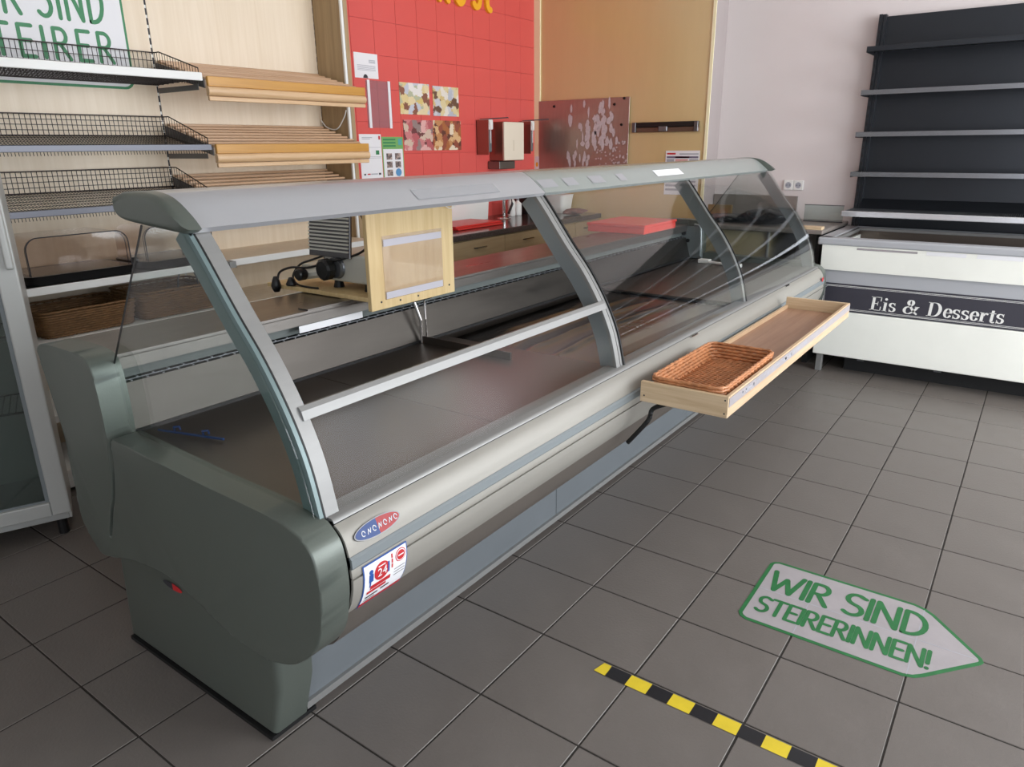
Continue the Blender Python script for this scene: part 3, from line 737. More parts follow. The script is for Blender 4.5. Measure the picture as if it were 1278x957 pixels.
# far interior wall of the display well, its handle tube and white rod
q = MB(); q.box(-0.595, -0.45, Y1 - .03, Y1 - .002, 0.69, 0.888); q.build('well_end_wall', M_SILVER2, ct)
q = MB(); q.tube([(x, Y1 - .05, z) for x, z in ((-.50, .905), (-.47, .90), (-.455, .88), (-.45, .80), (-.45, .71))], .008, 8); q.build('corner_tube', M_SILVER2, ct)
q = MB(); q.lathe([(.012, -.01), (.012, 0)], (-.545, Y1 - .03, .80), 10, 'Y'); q.lathe([(.014, -.01), (.014, 0)], (-.575, Y1 - .03, .845), 10, 'Y'); q.build('black_screw', M_RUBBER, ct)
q = MB(); q.tube([(-.40, Y1 - .16, .694), (-.13, Y1 - .22, .694)], .009, 8); q.bbox(-.41, -.34, Y1 - .18, Y1 - .13, .685, .708, .003); q.bbox(-.15, -.12, Y1 - .25, Y1 - .20, .685, .705, .003); q.build('white_support_rod', M_WHITEP, ct)
# white label strip on the duct
q = MB(); q.box(-0.5545, -0.553, -0.42, -0.15, 0.835, 0.857); q.build('label_strip', M_PAPER, ct)

# blue clip rail lying on the deck
cl = thing('clip_rail', (-0.40, -0.87, 0.692), 'blue plastic clip strip lying on the steel deck near the end', 'clip')
q = MB(); A = Vector((-0.475, -0.955, 0.7)); B = Vector((-0.275, -0.895, 0.7)); q.tube([A, B], .0035, 6); q.build('rod', M_BLUEP, cl)
for t in (.28, .72):
    c = A.lerp(B, t); q = MB(); q.tube([c + Vector((-.006, .0, .004)), c + Vector((0, -.004, .016)), c + Vector((.012, .004, .018)), c + Vector((.004, .01, .006))], .003, 6); q.build('clip', M_BLUEP, cl)

# ------------------------------------------------------------------ wooden tray shelf on brackets with wicker basket
ty = thing('tray_shelf', (0.485, 1.03, 0.598), 'long wooden tray shelf fixed along the counter front', 'shelf')
q = MB(); q.box(0.350, 0.618, 0.232, 1.838, 0.600, 0.612); q.build('tray_floor', M_TRAYW, ty)
q = MB(); q.bbox(0.338, 0.630, 0.215, 0.231, 0.598, 0.667, .0015, 1); q.build('end_board', M_PINE, ty)
q = MB(); q.bbox(0.338, 0.630, 1.839, 1.855, 0.598, 0.667, .0015, 1); q.build('end_board', M_PINE, ty)
q = MB(); q.bbox(0.616, 0.6295, 0.232, 1.838, 0.598, 0.667, .0015, 1); fb = q.build('front_board', M_PINEY, ty)
q = MB(); q.box(0.630, 0.6318, 0.222, 1.85, 0.633, 0.662); q.build('price_rail', M_FILMW, ty)
q = MB(); q.box(0.340, 0.350, 0.232, 1.838, 0.598, 0.630); q.build('back_board', M_PINEY, ty)
q = MB(); 
for k in range(26):
    y = 0.26 + random.random() * 0.9; q.box(0.6319, 0.6321, y, y + random.uniform(.008, .03), 0.64 + random.uniform(0, .008), 0.652)
q.build('worn_print', M_GREYINK, ty)
for x, z in ((.352, .62), (.62, .655), (.62, .612)):
    q = MB(); q.lathe([(.003, 0), (.0025, -.001)], (x, .2148, z), 8, 'Y'); q.build('screw', M_INK, ty)
for yy in (0.236, 1.75):
    q = MB(); q.tube(spline([(0.42, yy, .597), (0.375, yy, .57), (0.365, yy - .01, .53), (0.30, yy - .02, .44)], 4), .008, 8); q.build('bracket', M_RUBBER, ty)

def wicker(name, cx, cy, z, sx, sy, h, label, group, m, flare=0.02, rows=5, cat='basket'):
    o = thing(name, (cx, cy, z), label, cat, group)
    def ringpts(hw, hl, zz, amp, ph, n):
        per = []; r = 0.03
        cs = [(hw - r, hl - r, 0), (-hw + r, hl - r, 90), (-hw + r, -hl + r, 180), (hw - r, -hl + r, 270)]
        raw = []
        for (a, b, s) in cs:
            for i in range(5): raw.append((a + r * math.cos(R(s + i * 22.5)), b + r * math.sin(R(s + i * 22.5))))
        # resample
        L_ = [0]
        for i in range(len(raw)): 
            p, q_ = raw[i], raw[(i + 1) % len(raw)]; L_.append(L_[-1] + math.hypot(p[0] - q_[0], p[1] - q_[1]))
        for k in range(n):
            t = L_[-1] * k / n; i = max(j for j in range(len(raw)) if L_[j] <= t); p, q_ = raw[i], raw[(i + 1) % len(raw)]
            u = (t - L_[i]) / max(1e-9, L_[i + 1] - L_[i]); x = p[0] + (q_[0] - p[0]) * u; y = p[1] + (q_[1] - p[1]) * u
            dx, dy = q_[0] - p[0], q_[1] - p[1]; l = math.hypot(dx, dy); a = amp * math.sin(k * math.pi + ph) if False else amp * (1 if (k + ph) % 2 else -1)
            per.append((cx + x + dy / l * a, cy + y - dx / l * a, zz + random.uniform(-.0008, .0008)))
        return per
    per = 2 * (sx + sy); n = int(per / 0.016) // 2 * 2
    q = MB(); rr = h / rows / 2
    for k in range(rows):
        f = flare * (k + .5) / rows
        q.tube(ringpts(sx / 2 + f, sy / 2 + f, z + rr + k * 2 * rr * .93, .0028, k, n), rr * 1.08, 5, closed=True)
    q.build('side_weave', m, o, smooth=True)
    q = MB(); 
    for ph in (0, 1): q.tube(ringpts(sx / 2 + flare, sy / 2 + flare, z + h + .002 * ph, .003, ph, n), .0045, 5, closed=True)
    q.build('braided_rim', m, o, smooth=True)
    q = MB(); nb = int(sy / 0.009)
    for k in range(nb):
        y = cy - sy / 2 + sy * (k + .5) / nb; pts = []
        for i in range(13): pts.append((cx - sx / 2 + sx * i / 12, y + random.uniform(-.001, .001), z + .006 + .0022 * (1 if (i + k) % 2 else -1)))
        q.tube(pts, .0038, 4)
    q.build('base_weave', m, o, smooth=True)
    q = MB(); ns = n // 2
    for p, p2 in list(zip(ringpts(sx / 2, sy / 2, z, 0, 0, ns), ringpts(sx / 2 + flare, sy / 2 + flare, z + h, 0, 0, ns))): q.tube([p, p2], .0028, 4)
    q.build('stake_row', m, o)['kind'] = 'stuff'
    return o
wicker('wicker_basket', 0.480, 0.505, 0.6125, 0.215, 0.500, 0.064, 'shallow rectangular wicker basket lying in the wooden tray shelf', None, M_WICKER, 0.012, 5)

# ------------------------------------------------------------------ things on the counter worktop
# slicer on a board behind a wooden screen
bd_ = bx('base_board', M_BIRCHY, None, -1.02, -0.475, -0.19, 0.20, 0.903, 0.918, 0.002, origin=(-.75, 0, .903)); tag(bd_, 'pale wooden board under the slicer, overhanging the worktop', 'board')
sp = bx('spacer_block', M_PINE, None, -0.60, -0.520, -0.16, 0.10, 0.8995, 0.9035); tag(sp, 'thin brown wood spacer under the slicer board', 'wood block')
scn = thing('screen_panel', (-0.46, 0.03, 0.870), 'pale upright wooden screen with a clear document pocket hanging under the canopy', 'screen')
q = MB(); q.bbox(-0.473, -0.455, -0.195, 0.232, 0.874, 1.215, .0015, 1); q.build('panel', M_BIRCHY, scn)
q = MB(); q.box(-0.4545, -0.4515, -0.132, 0.165, 0.905, 1.117); q.build('document_pocket', M_PLEXI, scn)
for z0, z1 in ((.907, .930), (1.083, 1.106)):
    q = MB(); q.box(-0.4512, -0.450, -0.128, 0.160, z0, z1); q.build('adhesive_strip', M_FROST, scn)
for y, z in ((-.15, .90), (.20, .905), (-.06, .892), (.03, .892)):
    q = MB(); q.lathe([(.004, 0), (.003, .002)], (-0.455, y, z), 8, 'X'); q.build('screw', M_INK, scn)
q = MB(); q.tube(spline([(-.46, .17, 1.215), (-.445, .175, 1.20), (-.44, .20, 1.185), (-.442, .235, 1.19), (-.455, .25, 1.21)], 4), .0016, 6); q.build('wire_loop', M_WHITEP, scn)

M_SLIC = mat('slicer_cast_alloy', (206, 206, 196), 0.4, 0.3)
sl = thing('meat_slicer', (-0.68, 0.0, 0.918), 'silver meat slicer with black dial on the worktop board', 'slicer')
q = MB(); q.bbox(-0.755, -0.500, -0.130, 0.100, 0.945, 1.045, .008, 3); q.build('housing', M_SLIC, sl)
for x, y in ((-.72, -.10), (-.56, -.10), (-.72, .07), (-.56, .07)):
    q = MB(); q.lathe([(.020, 0), (.014, .028)], (x, y, .918), 12); q.build('foot', M_RUBBER, sl)
q = MB(); q.lathe([(.036, 0), (.036, .012), (.040, .016)], (-.685, -.148, .995), 24, 'Y'); q.build('dial_ring', M_GREYM, sl)
q = MB(); q.lathe([(.030, 0), (.038, .006), (.038, .03), (.034, .036)], (-.700, -.19, .992), 12, 'Y'); q.build('dial', M_BLACK, sl)
q = MB(); q.tube([(-.86, -.16, .955), (-.73, -.10, .975)], .018, 8); q.bbox(-.90, -.78, -.12, -.04, .955, .99, .006); q.build('arm', M_SLIC, sl)
q = MB(); q.lathe([(.016, 0), (.022, .006), (.022, .03), (.018, .036)], (-.825, -.20, .965), 16, 'Y'); q.build('knob', M_BLACK, sl)
Mt = Matrix.Translation((-0.715, -0.085, 1.045)) @ Matrix.Rotation(R(-6), 4, 'X')
q = MB(); q.bbox(-.105, .110, -.055, -.045, -.02, .20, .002, 1, Mt); ft = q.build('carriage_plate', M_GREYW, sl)
for k in range(15):
    q = MB(); q.box(-.10, .105, -.062, -.055, .0 + k * .0125, .006 + k * .0125, Mt); q.build('rib', M_SLIC, ft)
q = MB(); q.tube(spline([(-.82, -.10, 1.19), (-.80, -.09, 1.06), (-.76, -.12, 1.02), (-.71, -.14, .99)], 4), .004, 6); q.tube([(-.62, -.07, 1.20), (-.565, -.05, 1.06)], .007, 6); q.build('guard_edge', M_BLACK, sl)
cb = thing('appliance_lead', (-.80, -.15, .918), 'black power cord with plug beside the slicer', 'cord')
q = MB(); q.tube(spline([(-.50, -.10, 1.12), (-.56, -.12, 1.06), (-.64, -.14, 1.03), (-.72, -.16, 1.01), (-.80, -.17, .99), (-.88, -.18, .985), (-.935, -.19, .965), (-.94, -.20, .935)], 5), .0042, 6)
q.tube(spline([(-.74, -.10, 1.04), (-.83, -.12, 1.01), (-.88, -.14, .99), (-.90, -.16, .95), (-.87, -.17, .925), (-.80, -.18, .921), (-.74, -.18, .923)], 5), .004, 6); q.build('cable', M_BLACK, cb, smooth=True)
q = MB(); q.lathe([(.007, .045), (.014, .03), (.018, .012), (.016, 0), (.010, -.012)], (-.945, -.205, .905), 12); q.build('plug', M_BLACK, cb, smooth=True)
q = MB(); q.lathe([(.008, .03), (.02, .006), (.018, 0)], (-.875, -.19, .921), 12); q.build('coupler', M_BLACK, cb, smooth=True)
lb = bx('steel_offcut', M_STEEL, None, -.60, -.552, -.38, -.12, .9005, .905); tag(lb, 'bright narrow steel strip on the worktop before the slicer', 'metal strip')

# red box
rb = thing('food_crate', (-.76, 2.16, .901), 'flat salmon red lidded box at the far end of the worktop', 'box')
q = MB(); q.bbox(-.92, -.545, 2.03, 2.47, .901, .938, .003, 1); q.build('body', M_REDB, rb)
q = MB(); q.bbox(-.925, -.540, 2.025, 2.475, .938, .954, .003, 1); q.build('lid', M_REDB, rb)

# ------------------------------------------------------------------ back counter behind the far end, with black bag
bk = thing('back_counter', (-.35, 3.38, 0), 'low taupe cabinet with grey top along the back wall', 'cabinet')
q = MB(); q.bbox(-.78, -.13, 3.06, 3.72, 0.02, .84, .004, 1); q.build('body', M_TAUPE, bk)
q = MB(); q.bbox(-.78, .20, 3.02, 3.735, .845, .872, .004, 1); q.build('top', M_BACKS, bk)
q = MB(); q.box(.16, .19, 3.05, 3.70, .0, .845); q.build('side_panel', M_DARKG, bk)
q = MB(); q.tube([(-.14, 3.05, .03), (-.14, 3.05, .84)], .010, 8); q.build('edge_tube', M_ALU, bk)
q = MB(); q.box(-.78, -.16, 3.715, 3.735, .873, 1.03); q.build('splashback', M_BACKS, bk)
bg_ = thing('bin_bag', (-.28, 3.25, .873), 'crumpled black plastic bag on the back counter top', 'bag')
def blob(mb, c, s, seed, n=18, mm=12, amp=.28):
    random.seed(seed); vs = []
    ph = [random.uniform(0, 6.28) for _ in range(12)]
    for i in range(mm + 1):
        th = math.pi * i / mm
        for j in range(n):
            t = 2 * math.pi * j / n
            k = 1 + amp * (math.sin(3 * t + ph[0] + 2 * th) * .4 + math.sin(5 * t + ph[1] - 3 * th) * .35 + math.sin(9 * t + ph[2] + 5 * th) * .25)
            vs.append((c[0] + s[0] * k * math.sin(th) * math.cos(t), c[1] + s[1] * k * math.sin(th) * math.sin(t), max(c[2] - s[2] * .98 + .0, c[2] + s[2] * (.85 + .15 * k) * math.cos(th))))
    mb.add(vs, [(i * n + j, i * n + (j + 1) % n, (i + 1) * n + (j + 1) % n, (i + 1) * n + j) for i in range(mm) for j in range(n)])
q = MB(); blob(q, (-.22, 3.24, .925), (.15, .13, .052), 3, 40, 20, .35); q.build('crumpled_body', mat('black_film', (16, 17, 22), 0.14), bg_, smooth=True)
q = MB(); blob(q, (-.50, 3.30, .900), (.17, .12, .027), 5, 40, 14, .4); q.build('trailing_film', MATS['black_film'], bg_, smooth=True)
random.seed(11)
cd = bx('cardboard_piece', M_CARD, None, -.74, -.56, 3.5, 3.52, .905, 1.0); tag(cd, 'small brown cardboard piece leaning at the partition end', 'cardboard')
cd.location.z = .8725
gp = thing('glass_guard', (.06, 3.55, .873), 'small clear glass guard standing on the back counter by the shelf rack', 'glass panel')
q = MB(); q.box(-.06, .195, 3.56, 3.565, .876, .985); q.build('pane', M_GLASSG, gp)
q = MB(); q.box(-.062, .197, 3.556, 3.569, .8725, .878); q.box(-.062, .197, 3.559, 3.566, .984, .988); q.build('edge_rail', M_INK, gp)
wc = bx('timber_offcut', M_PINE, None, .02, .19, 3.03, 3.10, .8725, .892, .002); tag(wc, 'short pale timber offcut at the corner of the back counter', 'wood block')
# sockets on the white wall
for k, x in enumerate((-.235, -.165)):
    so = thing('power_socket', (x, 3.738, 1.105), ('left' if k == 0 else 'right') + ' one of the two white wall sockets behind the counter end', 'socket')
    q = MB(); q.bbox(x - .034, x + .034, 3.725, 3.739, 1.072, 1.140, .004, 2); q.build('plate', M_WHITEP, so)
    q = MB(); q.lathe([(.021, 0), (.020, .002)], (x, 3.7235, 1.106), 20, 'Y'); q.build('socket_well', M_GREYINK, so)
    q = MB(); q.lathe([(.0035, 0), (.003, .001)], (x - .009, 3.7225, 1.106), 8, 'Y'); q.lathe([(.0035, 0), (.003, .001)], (x + .009, 3.7225, 1.106), 8, 'Y'); q.build('pin_hole', M_INK, so)

# ------------------------------------------------------------------ chest freezer
fz = thing('chest_freezer', (1.25, 3.3, 0), 'white open-top chest freezer with a dark dessert sign on its front', 'freezer')
FX0, FX1, FY = .225, 2.6, 2.90
q = MB(); q.bbox(FX0 + .03, FX1, FY, 3.645, .115, .400, .004, 1); q.build('lower_body', M_FREEZER, fz)
q = MB(); q.prism([(FY + .004, .575), (FY + .004, .655), (3.645, .655), (3.645, .575)], FX0 + .035, FX1, 'X'); q.build('grey_band', M_FREEZG, fz)
q = MB(); q.prism([(FY - .012, .655), (FY - .030, .806), (FY + .05, .806), (FY + .05, .655)], FX0 + .018, FX1, 'X'); q.prism([(3.60, .655), (3.60, .806), (3.645, .806), (3.645, .655)], FX0 + .018, FX1, 'X')
q.box(FX0 + .018, FX0 + .10, FY + .03, 3.62, .655, .806); q.build('upper_body', M_FREEZER, fz)
q = MB(); q.box(FX0 + .035, FX1, FY + .010, 3.64, .402, .574); q.build('sign_backing', M_FREEZG, fz)
q = MB()
q.bbox(FX0 - .010, FX1, FY - .040, FY + .045, .806, .850, .010, 3); q.bbox(FX0 - .010, FX0 + .07, FY - .02, 3.645, .806, .850, .008, 2); q.bbox(FX0, FX1, 3.62, 3.648, .806, .850, .008, 2)
q.build('rim_bumper', M_FREEZG, fz)
q = MB(); q.box(FX0 + .07, FX1 - .01, FY + .045, FY + .058, .825, .846); q.box(FX0 + .07, FX1 - .01, 3.56, 3.58, .825, .846); q.box(FX0 + .07, FX0 + .09, FY + .058, 3.60, .825, .846); q.box(FX0 + .09, FX1 - .01, FY + .09, FY + .098, .815, .838); q.build('inner_rail', M_ALU, fz)
q = MB()
q.box(FX0 + .07, FX1 - .01, FY + .058, FY + .075, .30, .83); q.box(FX0 + .07, FX1 - .01, 3.55, 3.56, .30, .83); q.box(FX0 + .07, FX0 + .085, FY + .07, 3.60, .30, .83); q.box(FX0 + .085, FX1 - .01, FY + .075, 3.59, .62, .63)
q.build('tub', M_STEELD, fz)
q = MB(); q.box(FX0 + .20, FX1, FY + .14, 3.6, .0, .115); q.build('plinth', M_DARKG, fz)
for x in (.295, 2.5):
    q = MB(); q.bbox(x - .018, x + .018, FY + .02, FY + .055, .0, .115, .002, 1); q.build('leg', M_ALU, fz)
for x in (.52, .95):
    q = MB(); q.bbox(x - .02, x + .02, FY + .132, FY + .14, .07, .078, .001, 1); q.build('vent_clip', M_GREYM, fz)
sg = bx('sign', M_SIGN, fz, FX0 + .042, FX1, FY + .003, FY + .011, .405, .572); sg['label'] = 'charcoal sign with white serif lettering'
q = MB(); yb = FY + .0022
def hline(x0, x1, z, t): q.quad((x0, yb, z - t), (x1, yb, z - t), (x1, yb, z + t), (x0, yb, z + t))
def vline(x, z0, z1, t): q.quad((x - t, yb, z0), (x + t, yb, z0), (x + t, yb, z1), (x - t, yb, z1))
for ins, t in ((.010, .0013), (.0165, .0010)):
    xa = FX0 + .042 + ins; hline(xa + .012, FX1, .572 - ins, t); hline(xa + .012, FX1, .405 + ins, t); vline(xa, .405 + ins + .012, .572 - ins - .012, t)
    for zc, s in ((.572 - ins, -1), (.405 + ins, 1)): strokes(q, [[(0, s * .012), (.012, 0)]], (xa, yb, zc), (1, 0, 0), (0, 0, 1), (0, -1, 0), 1, t * 2)
# serif lettering, broad nib: upright strokes thick, flat strokes thin
def nib(mb, pts, org, h, a=.19, b=.045, slant=0.06):
    P = [(p[0] * h + p[1] * h * slant, p[1] * h) for p in pts]; n = len(P); Lf = []; Rt = []
    for i in range(n):
        dx = P[min(i + 1, n - 1)][0] - P[max(i - 1, 0)][0]; dz = P[min(i + 1, n - 1)][1] - P[max(i - 1, 0)][1]; l = math.hypot(dx, dz) or 1
        nx, nz = -dz / l, dx / l; wd = h * (b + (a - b) * abs(nx) ** 1.6) / 2
        Lf.append((P[i][0] + nx * wd, P[i][1] + nz * wd)); Rt.append((P[i][0] - nx * wd, P[i][1] - nz * wd))
    vs = [(org[0] + x, org[1], org[2] + z) for x, z in Lf + Rt]
    mb.add(vs, [(i, i + 1, n + i + 1, n + i) for i in range(n - 1)])
def rect(mb, x0, x1, z0, z1, org, h, slant=0.06):
    mb.add([(org[0] + (x + z * slant) * h, org[1], org[2] + z * h) for x, z in ((x0, z0), (x1, z0), (x1, z1), (x0, z1))], [(0, 1, 2, 3)])
def serif(mb, c, o, h):
    X = .66
    if c == 'E':
        rect(mb, .10, .29, 0, 1, o, h); rect(mb, 0, .70, .96, 1, o, h); rect(mb, 0, .74, 0, .04, o, h); rect(mb, .29, .50, .48, .53, o, h)
        rect(mb, .64, .70, .70, 1, o, h); rect(mb, .68, .74, 0, .30, o, h); rect(mb, .47, .51, .36, .65, o, h); return .80
    if c == 'i':
        rect(mb, .07, .25, 0, X, o, h); rect(mb, 0, .32, 0, .035, o, h); rect(mb, 0, .25, X - .035, X, o, h); mb.add([(o[0] + (.16 + .055 + .095 * math.cos(t * .5236)) * h, o[1], o[2] + (.88 + .095 * math.sin(t * .5236)) * h) for t in range(12)], [tuple(range(12))]); return .37
    if c == 's':
        nib(mb, [(.40, .56)] + arc(.23, .50, .15, .14, 40, 240, 8) + arc(.25, .18, .16, .155, 70, -150, 10) + [(.06, .12)], o, h, .17, .05)
        rect(mb, .38, .42, .45, .66, o, h); rect(mb, .05, .09, .0, .24, o, h); return .50
    if c == '&':
        nib(mb, [(.92, .0), (.70, .16), (.45, .50), (.30, .72)] + arc(.42, .80, .15, .18, 200, -20, 10) + [(.50, .62), (.30, .50)] + arc(.33, .26, .25, .25, 110, 300, 10) + [(.62, .16), (.80, .38), (.86, .54)], o, h, .20, .05)
        rect(mb, .70, 1.0, .52, .56, o, h); return 1.02
    if c == 'D':
        rect(mb, .10, .29, 0, 1, o, h); rect(mb, 0, .45, .96, 1, o, h); rect(mb, 0, .45, 0, .04, o, h); nib(mb, [(.42, .975)] + arc(.42, .5, .36, .475, 90, -90, 16), o, h, .21, .045); return .96
    if c == 'e':
        nib(mb, [(.14, .36), (.44, .36)] + arc(.27, .34, .19, .31, 5, 335, 18), o, h, .17, .045); return .52
    if c == 'r':
        rect(mb, .07, .25, 0, X, o, h); rect(mb, 0, .34, 0, .035, o, h); rect(mb, 0, .25, X - .035, X, o, h)
        nib(mb, [(.25, .42), (.33, .60), (.42, .62)], o, h, .09, .05); mb.add([(o[0] + (.44 + .03 + .07 * math.cos(t * .5236)) * h, o[1], o[2] + (.56 + .07 * math.sin(t * .5236)) * h) for t in range(12)], [tuple(range(12))]); return .52
    if c == 't':
        rect(mb, .10, .27, .08, .84, o, h); nib(mb, arc(.27, .10, .10, .09, 180, 340, 6), o, h, .10, .06); rect(mb, 0, .38, X - .04, X, o, h); return .40
    return .36
txt = 'Eis & Desserts'; hh = .082; x = .548
wds = {'E': .80, 'i': .37, 's': .50, '&': 1.02, 'D': .96, 'e': .52, 'r': .52, 't': .40, ' ': .42}
k = (1.232 - .548) / (sum(wds[c] for c in txt) * hh)
for c in txt: serif(q, c, (x, yb, .432), hh); x += wds[c] * hh * k
q.build('sign_lettering', M_WHITEP, sg)
for x0, x1, z0, z1 in ((.805, 1.00, .782, .803), (1.05, 1.40, .782, .808), (.44, .76, .786, .798)):
    q = MB(); f_ = lambda z: FY - .012 - .018 * (z - .655) / .151 - .0012
    q.quad((x0, f_(z0), z0), (x1, f_(z0), z0), (x1, f_(z1), z1), (x0, f_(z1), z1)); q.build('label_strip', M_PAPER if x0 > .7 else M_FILMW, fz)

# ------------------------------------------------------------------ black shelf rack above the freezer
rk = thing('shelf_rack', (1.2, 3.70, 0), 'tall black metal shelf rack standing behind the chest freezer', 'rack')
RX0, RX1 = .245, 2.5
q = MB(); q.box(RX0 + .03, RX1, 3.700, 3.708, .30, 2.155); q.build('back_sheet', M_BLACKM, rk)
q = MB()
q.box(RX0 - .008, RX0 + .012, 3.655, 3.72, 0.0, 2.165); q.box(RX0 + .018, RX0 + .032, 3.665, 3.72, 0.0, 2.165); q.box(RX0 + .012, RX0 + .018, 3.672, 3.72, 0, 2.165); up = q.build('upright', M_BLACKM, rk)
q = MB(); z = .5
while z < 2.12: q.box(RX0 - .002, RX0 + .007, 3.6535, 3.6553, z, z + .022); z += .05
q.build('slot_row', M_DARKG, up)
q = MB(); q.box(RX1 - .03, RX1, 3.655, 3.72, 0, 2.165); q.build('upright', M_BLACKM, rk)
M_LIPR = mat('bright_lip_steel', (150, 153, 158), 0.22, 0.95)
SH = [('top', 1.960, 3.445), ('second', 1.708, 3.445), ('third', 1.458, 3.445), ('fourth', 1.212, 3.445)]
for nm, z, yf in SH:
    q = MB(); q.box(RX0 - .012, RX1, yf + .004, 3.698, z - .012, z - .008); q.box(RX0 - .014, RX0 - .010, yf, 3.67, z - .034, z)
    s = q.build('rack_shelf', M_BLACKM, rk)
    q = MB(); q.bbox(RX0 - .014, RX1, yf - .003, yf + .004, z - .030, z, .0015, 1); q.build('shelf_lip', M_LIPR if z < 1.9 else M_BLACKM, s)
ls = None
q = MB(); q.box(RX0 - .01, RX1, 3.335, 3.62, .952, .956); ls = q.build('rack_shelf', M_BLACKM, rk); ls['label'] = 'lowest deeper shelf with a slotted deck'
q = MB(); q.bbox(RX0 - .014, RX1, 3.318, 3.337, .938, .974, .004, 2); q.build('shelf_lip', mat('white_steel_lip', (226, 228, 232), 0.22, 0.7), ls)
q = MB(); x = RX0
while x < 1.5: q.box(x, x + .003, 3.34, 3.60, .957, .972); x += .011
q.build('deck_fin', M_GREYM, ls)['kind'] = 'stuff'
q = MB(); q.prism([(3.62, .956), (3.698, 1.03), (3.698, 1.024), (3.62, .950)], RX0 + .03, RX1, 'X'); q.build('air_deflector', M_BLACKM, ls)

# ------------------------------------------------------------------ bread shelving on the left wall
gd = thing('shelving_unit', (-2.0, .18, 0), 'birch veneer wall shelving unit with slotted uprights', 'shelving')
GX = -2.235
for a, b in ((-1.60, -.823), (-.817, .182), (.192, 1.168)):
    q = MB(); q.box(GX - .014, GX, a, b, .10, 2.6); q.build('back_board', M_BIRCH, gd)
for y in (-.82, .187, 1.168):
    q = MB(); q.box(GX - .02, GX - .004, y - .006, y + .006, .1, 2.6); u = q.build('slotted_upright', M_WHITEP, gd)
    q = MB(); z = .9; k = 0
    while z < 2.4: 
        q.box(GX - .004, GX - .0005, y - .0045 + (k % 2) * .002, y + .0025 + (k % 2) * .002, z, z + .028); z += .042; k += 1
    q.build('slot_row', M_INK, u)
q = MB(); q.bbox(GX - .03, -2.015, 1.172, 1.20, .0, 2.6, .002, 1); q.build('side_panel', M_BIRCHD, gd)
q = MB(); q.box(-2.017, -2.005, 1.170, 1.186, .0, 2.6); q.build('edge_strip', M_WHITEP, gd)
q = MB(); q.box(-2.017, -2.003, 1.187, 1.215, .0, 2.6); q.build('edge_strip', M_BIRCHD, gd)
# base shelves
for (z, xf) in ((.885, -1.85), (.665, -1.85), (.36, -1.85)):
    for a, b, m_ in ((-.815, .180, M_STEEL if z > .8 else M_WHITEP), (.195, 1.165, M_BIRCH)):
        q = MB(); q.box(GX, xf, a, b, z - .018, z); s = q.build('base_shelf', m_, gd)
        q = MB(); q.bbox(xf - .002, xf + .006, a, b, z - .030, z + .002, .002, 1); q.build('shelf_edge', M_WHITEP, s)
q = MB(); q.box(GX, -1.88, -.815, 1.165, .02, .10); q.build('plinth', M_WHITEP, gd)
q = MB(); q.box(-1.852, -1.80, .165, .20, .855, .885); q.build('price_bracket', M_ALU, gd)

M_RAILD = mat('blue_grey_rail', (104, 106, 114), 0.4, 0.5)
def wire_shelf(tagw, zf, zb, ztop, label, stripm):
    o = thing('wire_shelf', (-2.03, -.32, zf), label, 'wire shelf', 'wire shelves on the birch wall')
    XF, XB, ya, yb_ = -1.865, -2.205, -.812, .178
    q = MB(); n = int((yb_ - ya) / .0125); r = .0015
    for i in range(n + 1):
        y = ya + (yb_ - ya) * i / n; q.tube([(XB, y, zb), (XF, y, zf), (XF + .004, y, zf - .022)], r, 3, caps=False)
    for i in range(9):
        t = i / 8; x = XB + (XF - XB) * t; q.tube([(x, ya, zb + (zf - zb) * t - .0025), (x, yb_, zb + (zf - zb) * t - .0025)], .0016, 4)
    q.build('wire_floor', M_BLACKW, o)
    q = MB(); n = int((yb_ - ya) / .020)
    for i in range(n + 1):
        y = ya + (yb_ - ya) * i / n; q.tube([(XB, y, zb), (XB, y, ztop)], .0017, 3, caps=False)
    for k in range(1, 4):
        z = zb + (ztop - zb) * k / 4; q.tube([(XB, ya, z), (XB, yb_, z)], .0017, 3)
    q.build('back_fence', M_BLACKW, o)
    q = MB(); q.tube([(XB, ya, ztop), (XB, yb_, ztop)], .0028, 6); q.tube([(XB, ya, zb), (XB, yb_, zb)], .0028, 6); q.build('fence_rail', M_BLACKW, o)
    for y in (ya, yb_):
        q = MB(); n = 16
        for i in range(n + 1):
            t = i / n; x = XB + (XF - XB) * t; zz = ztop + (zf + .045 - ztop) * max(0, (t - .12) / .88); q.tube([(x, y, zb + (zf - zb) * t), (x, y, zz)], .0013, 3, caps=False)
        q.tube([(XB, y, ztop), (XB + .04, y, ztop), (XF, y, zf + .045), (XF, y, zf)], .0028, 6); q.tube([(XB, y, zb + (ztop - zb) * .5), (XF, y, zf + .02)], .0016, 4)
        q.build('side_fence', M_BLACKW, o)
    q = MB(); q.bbox(XF, XF + .012, ya, yb_ + .01, zf - .008, zf + (.026 if stripm is M_WHITEP else .018), .002, 1); q.build('price_rail', stripm, o)
    for yk in (yb_ + .002, ya - .005):
        q = MB(); q.box(XB - .01, XF - .02, yk, yk + .003, zf - .045, zf - .022); q.build('bracket', M_GREYW, o)
    return o
wire_shelf('a', 1.696, 1.688, 1.828, 'topmost wire bread shelf, with a white price rail', M_WHITEP)
wire_shelf('b', 1.400, 1.460, 1.546, 'middle wire bread shelf, just below the green and white banner', M_RAILD)
wire_shelf('c', 1.160, 1.225, 1.314, 'lowest wire bread shelf, right above the clear cake covers', M_RAILD)
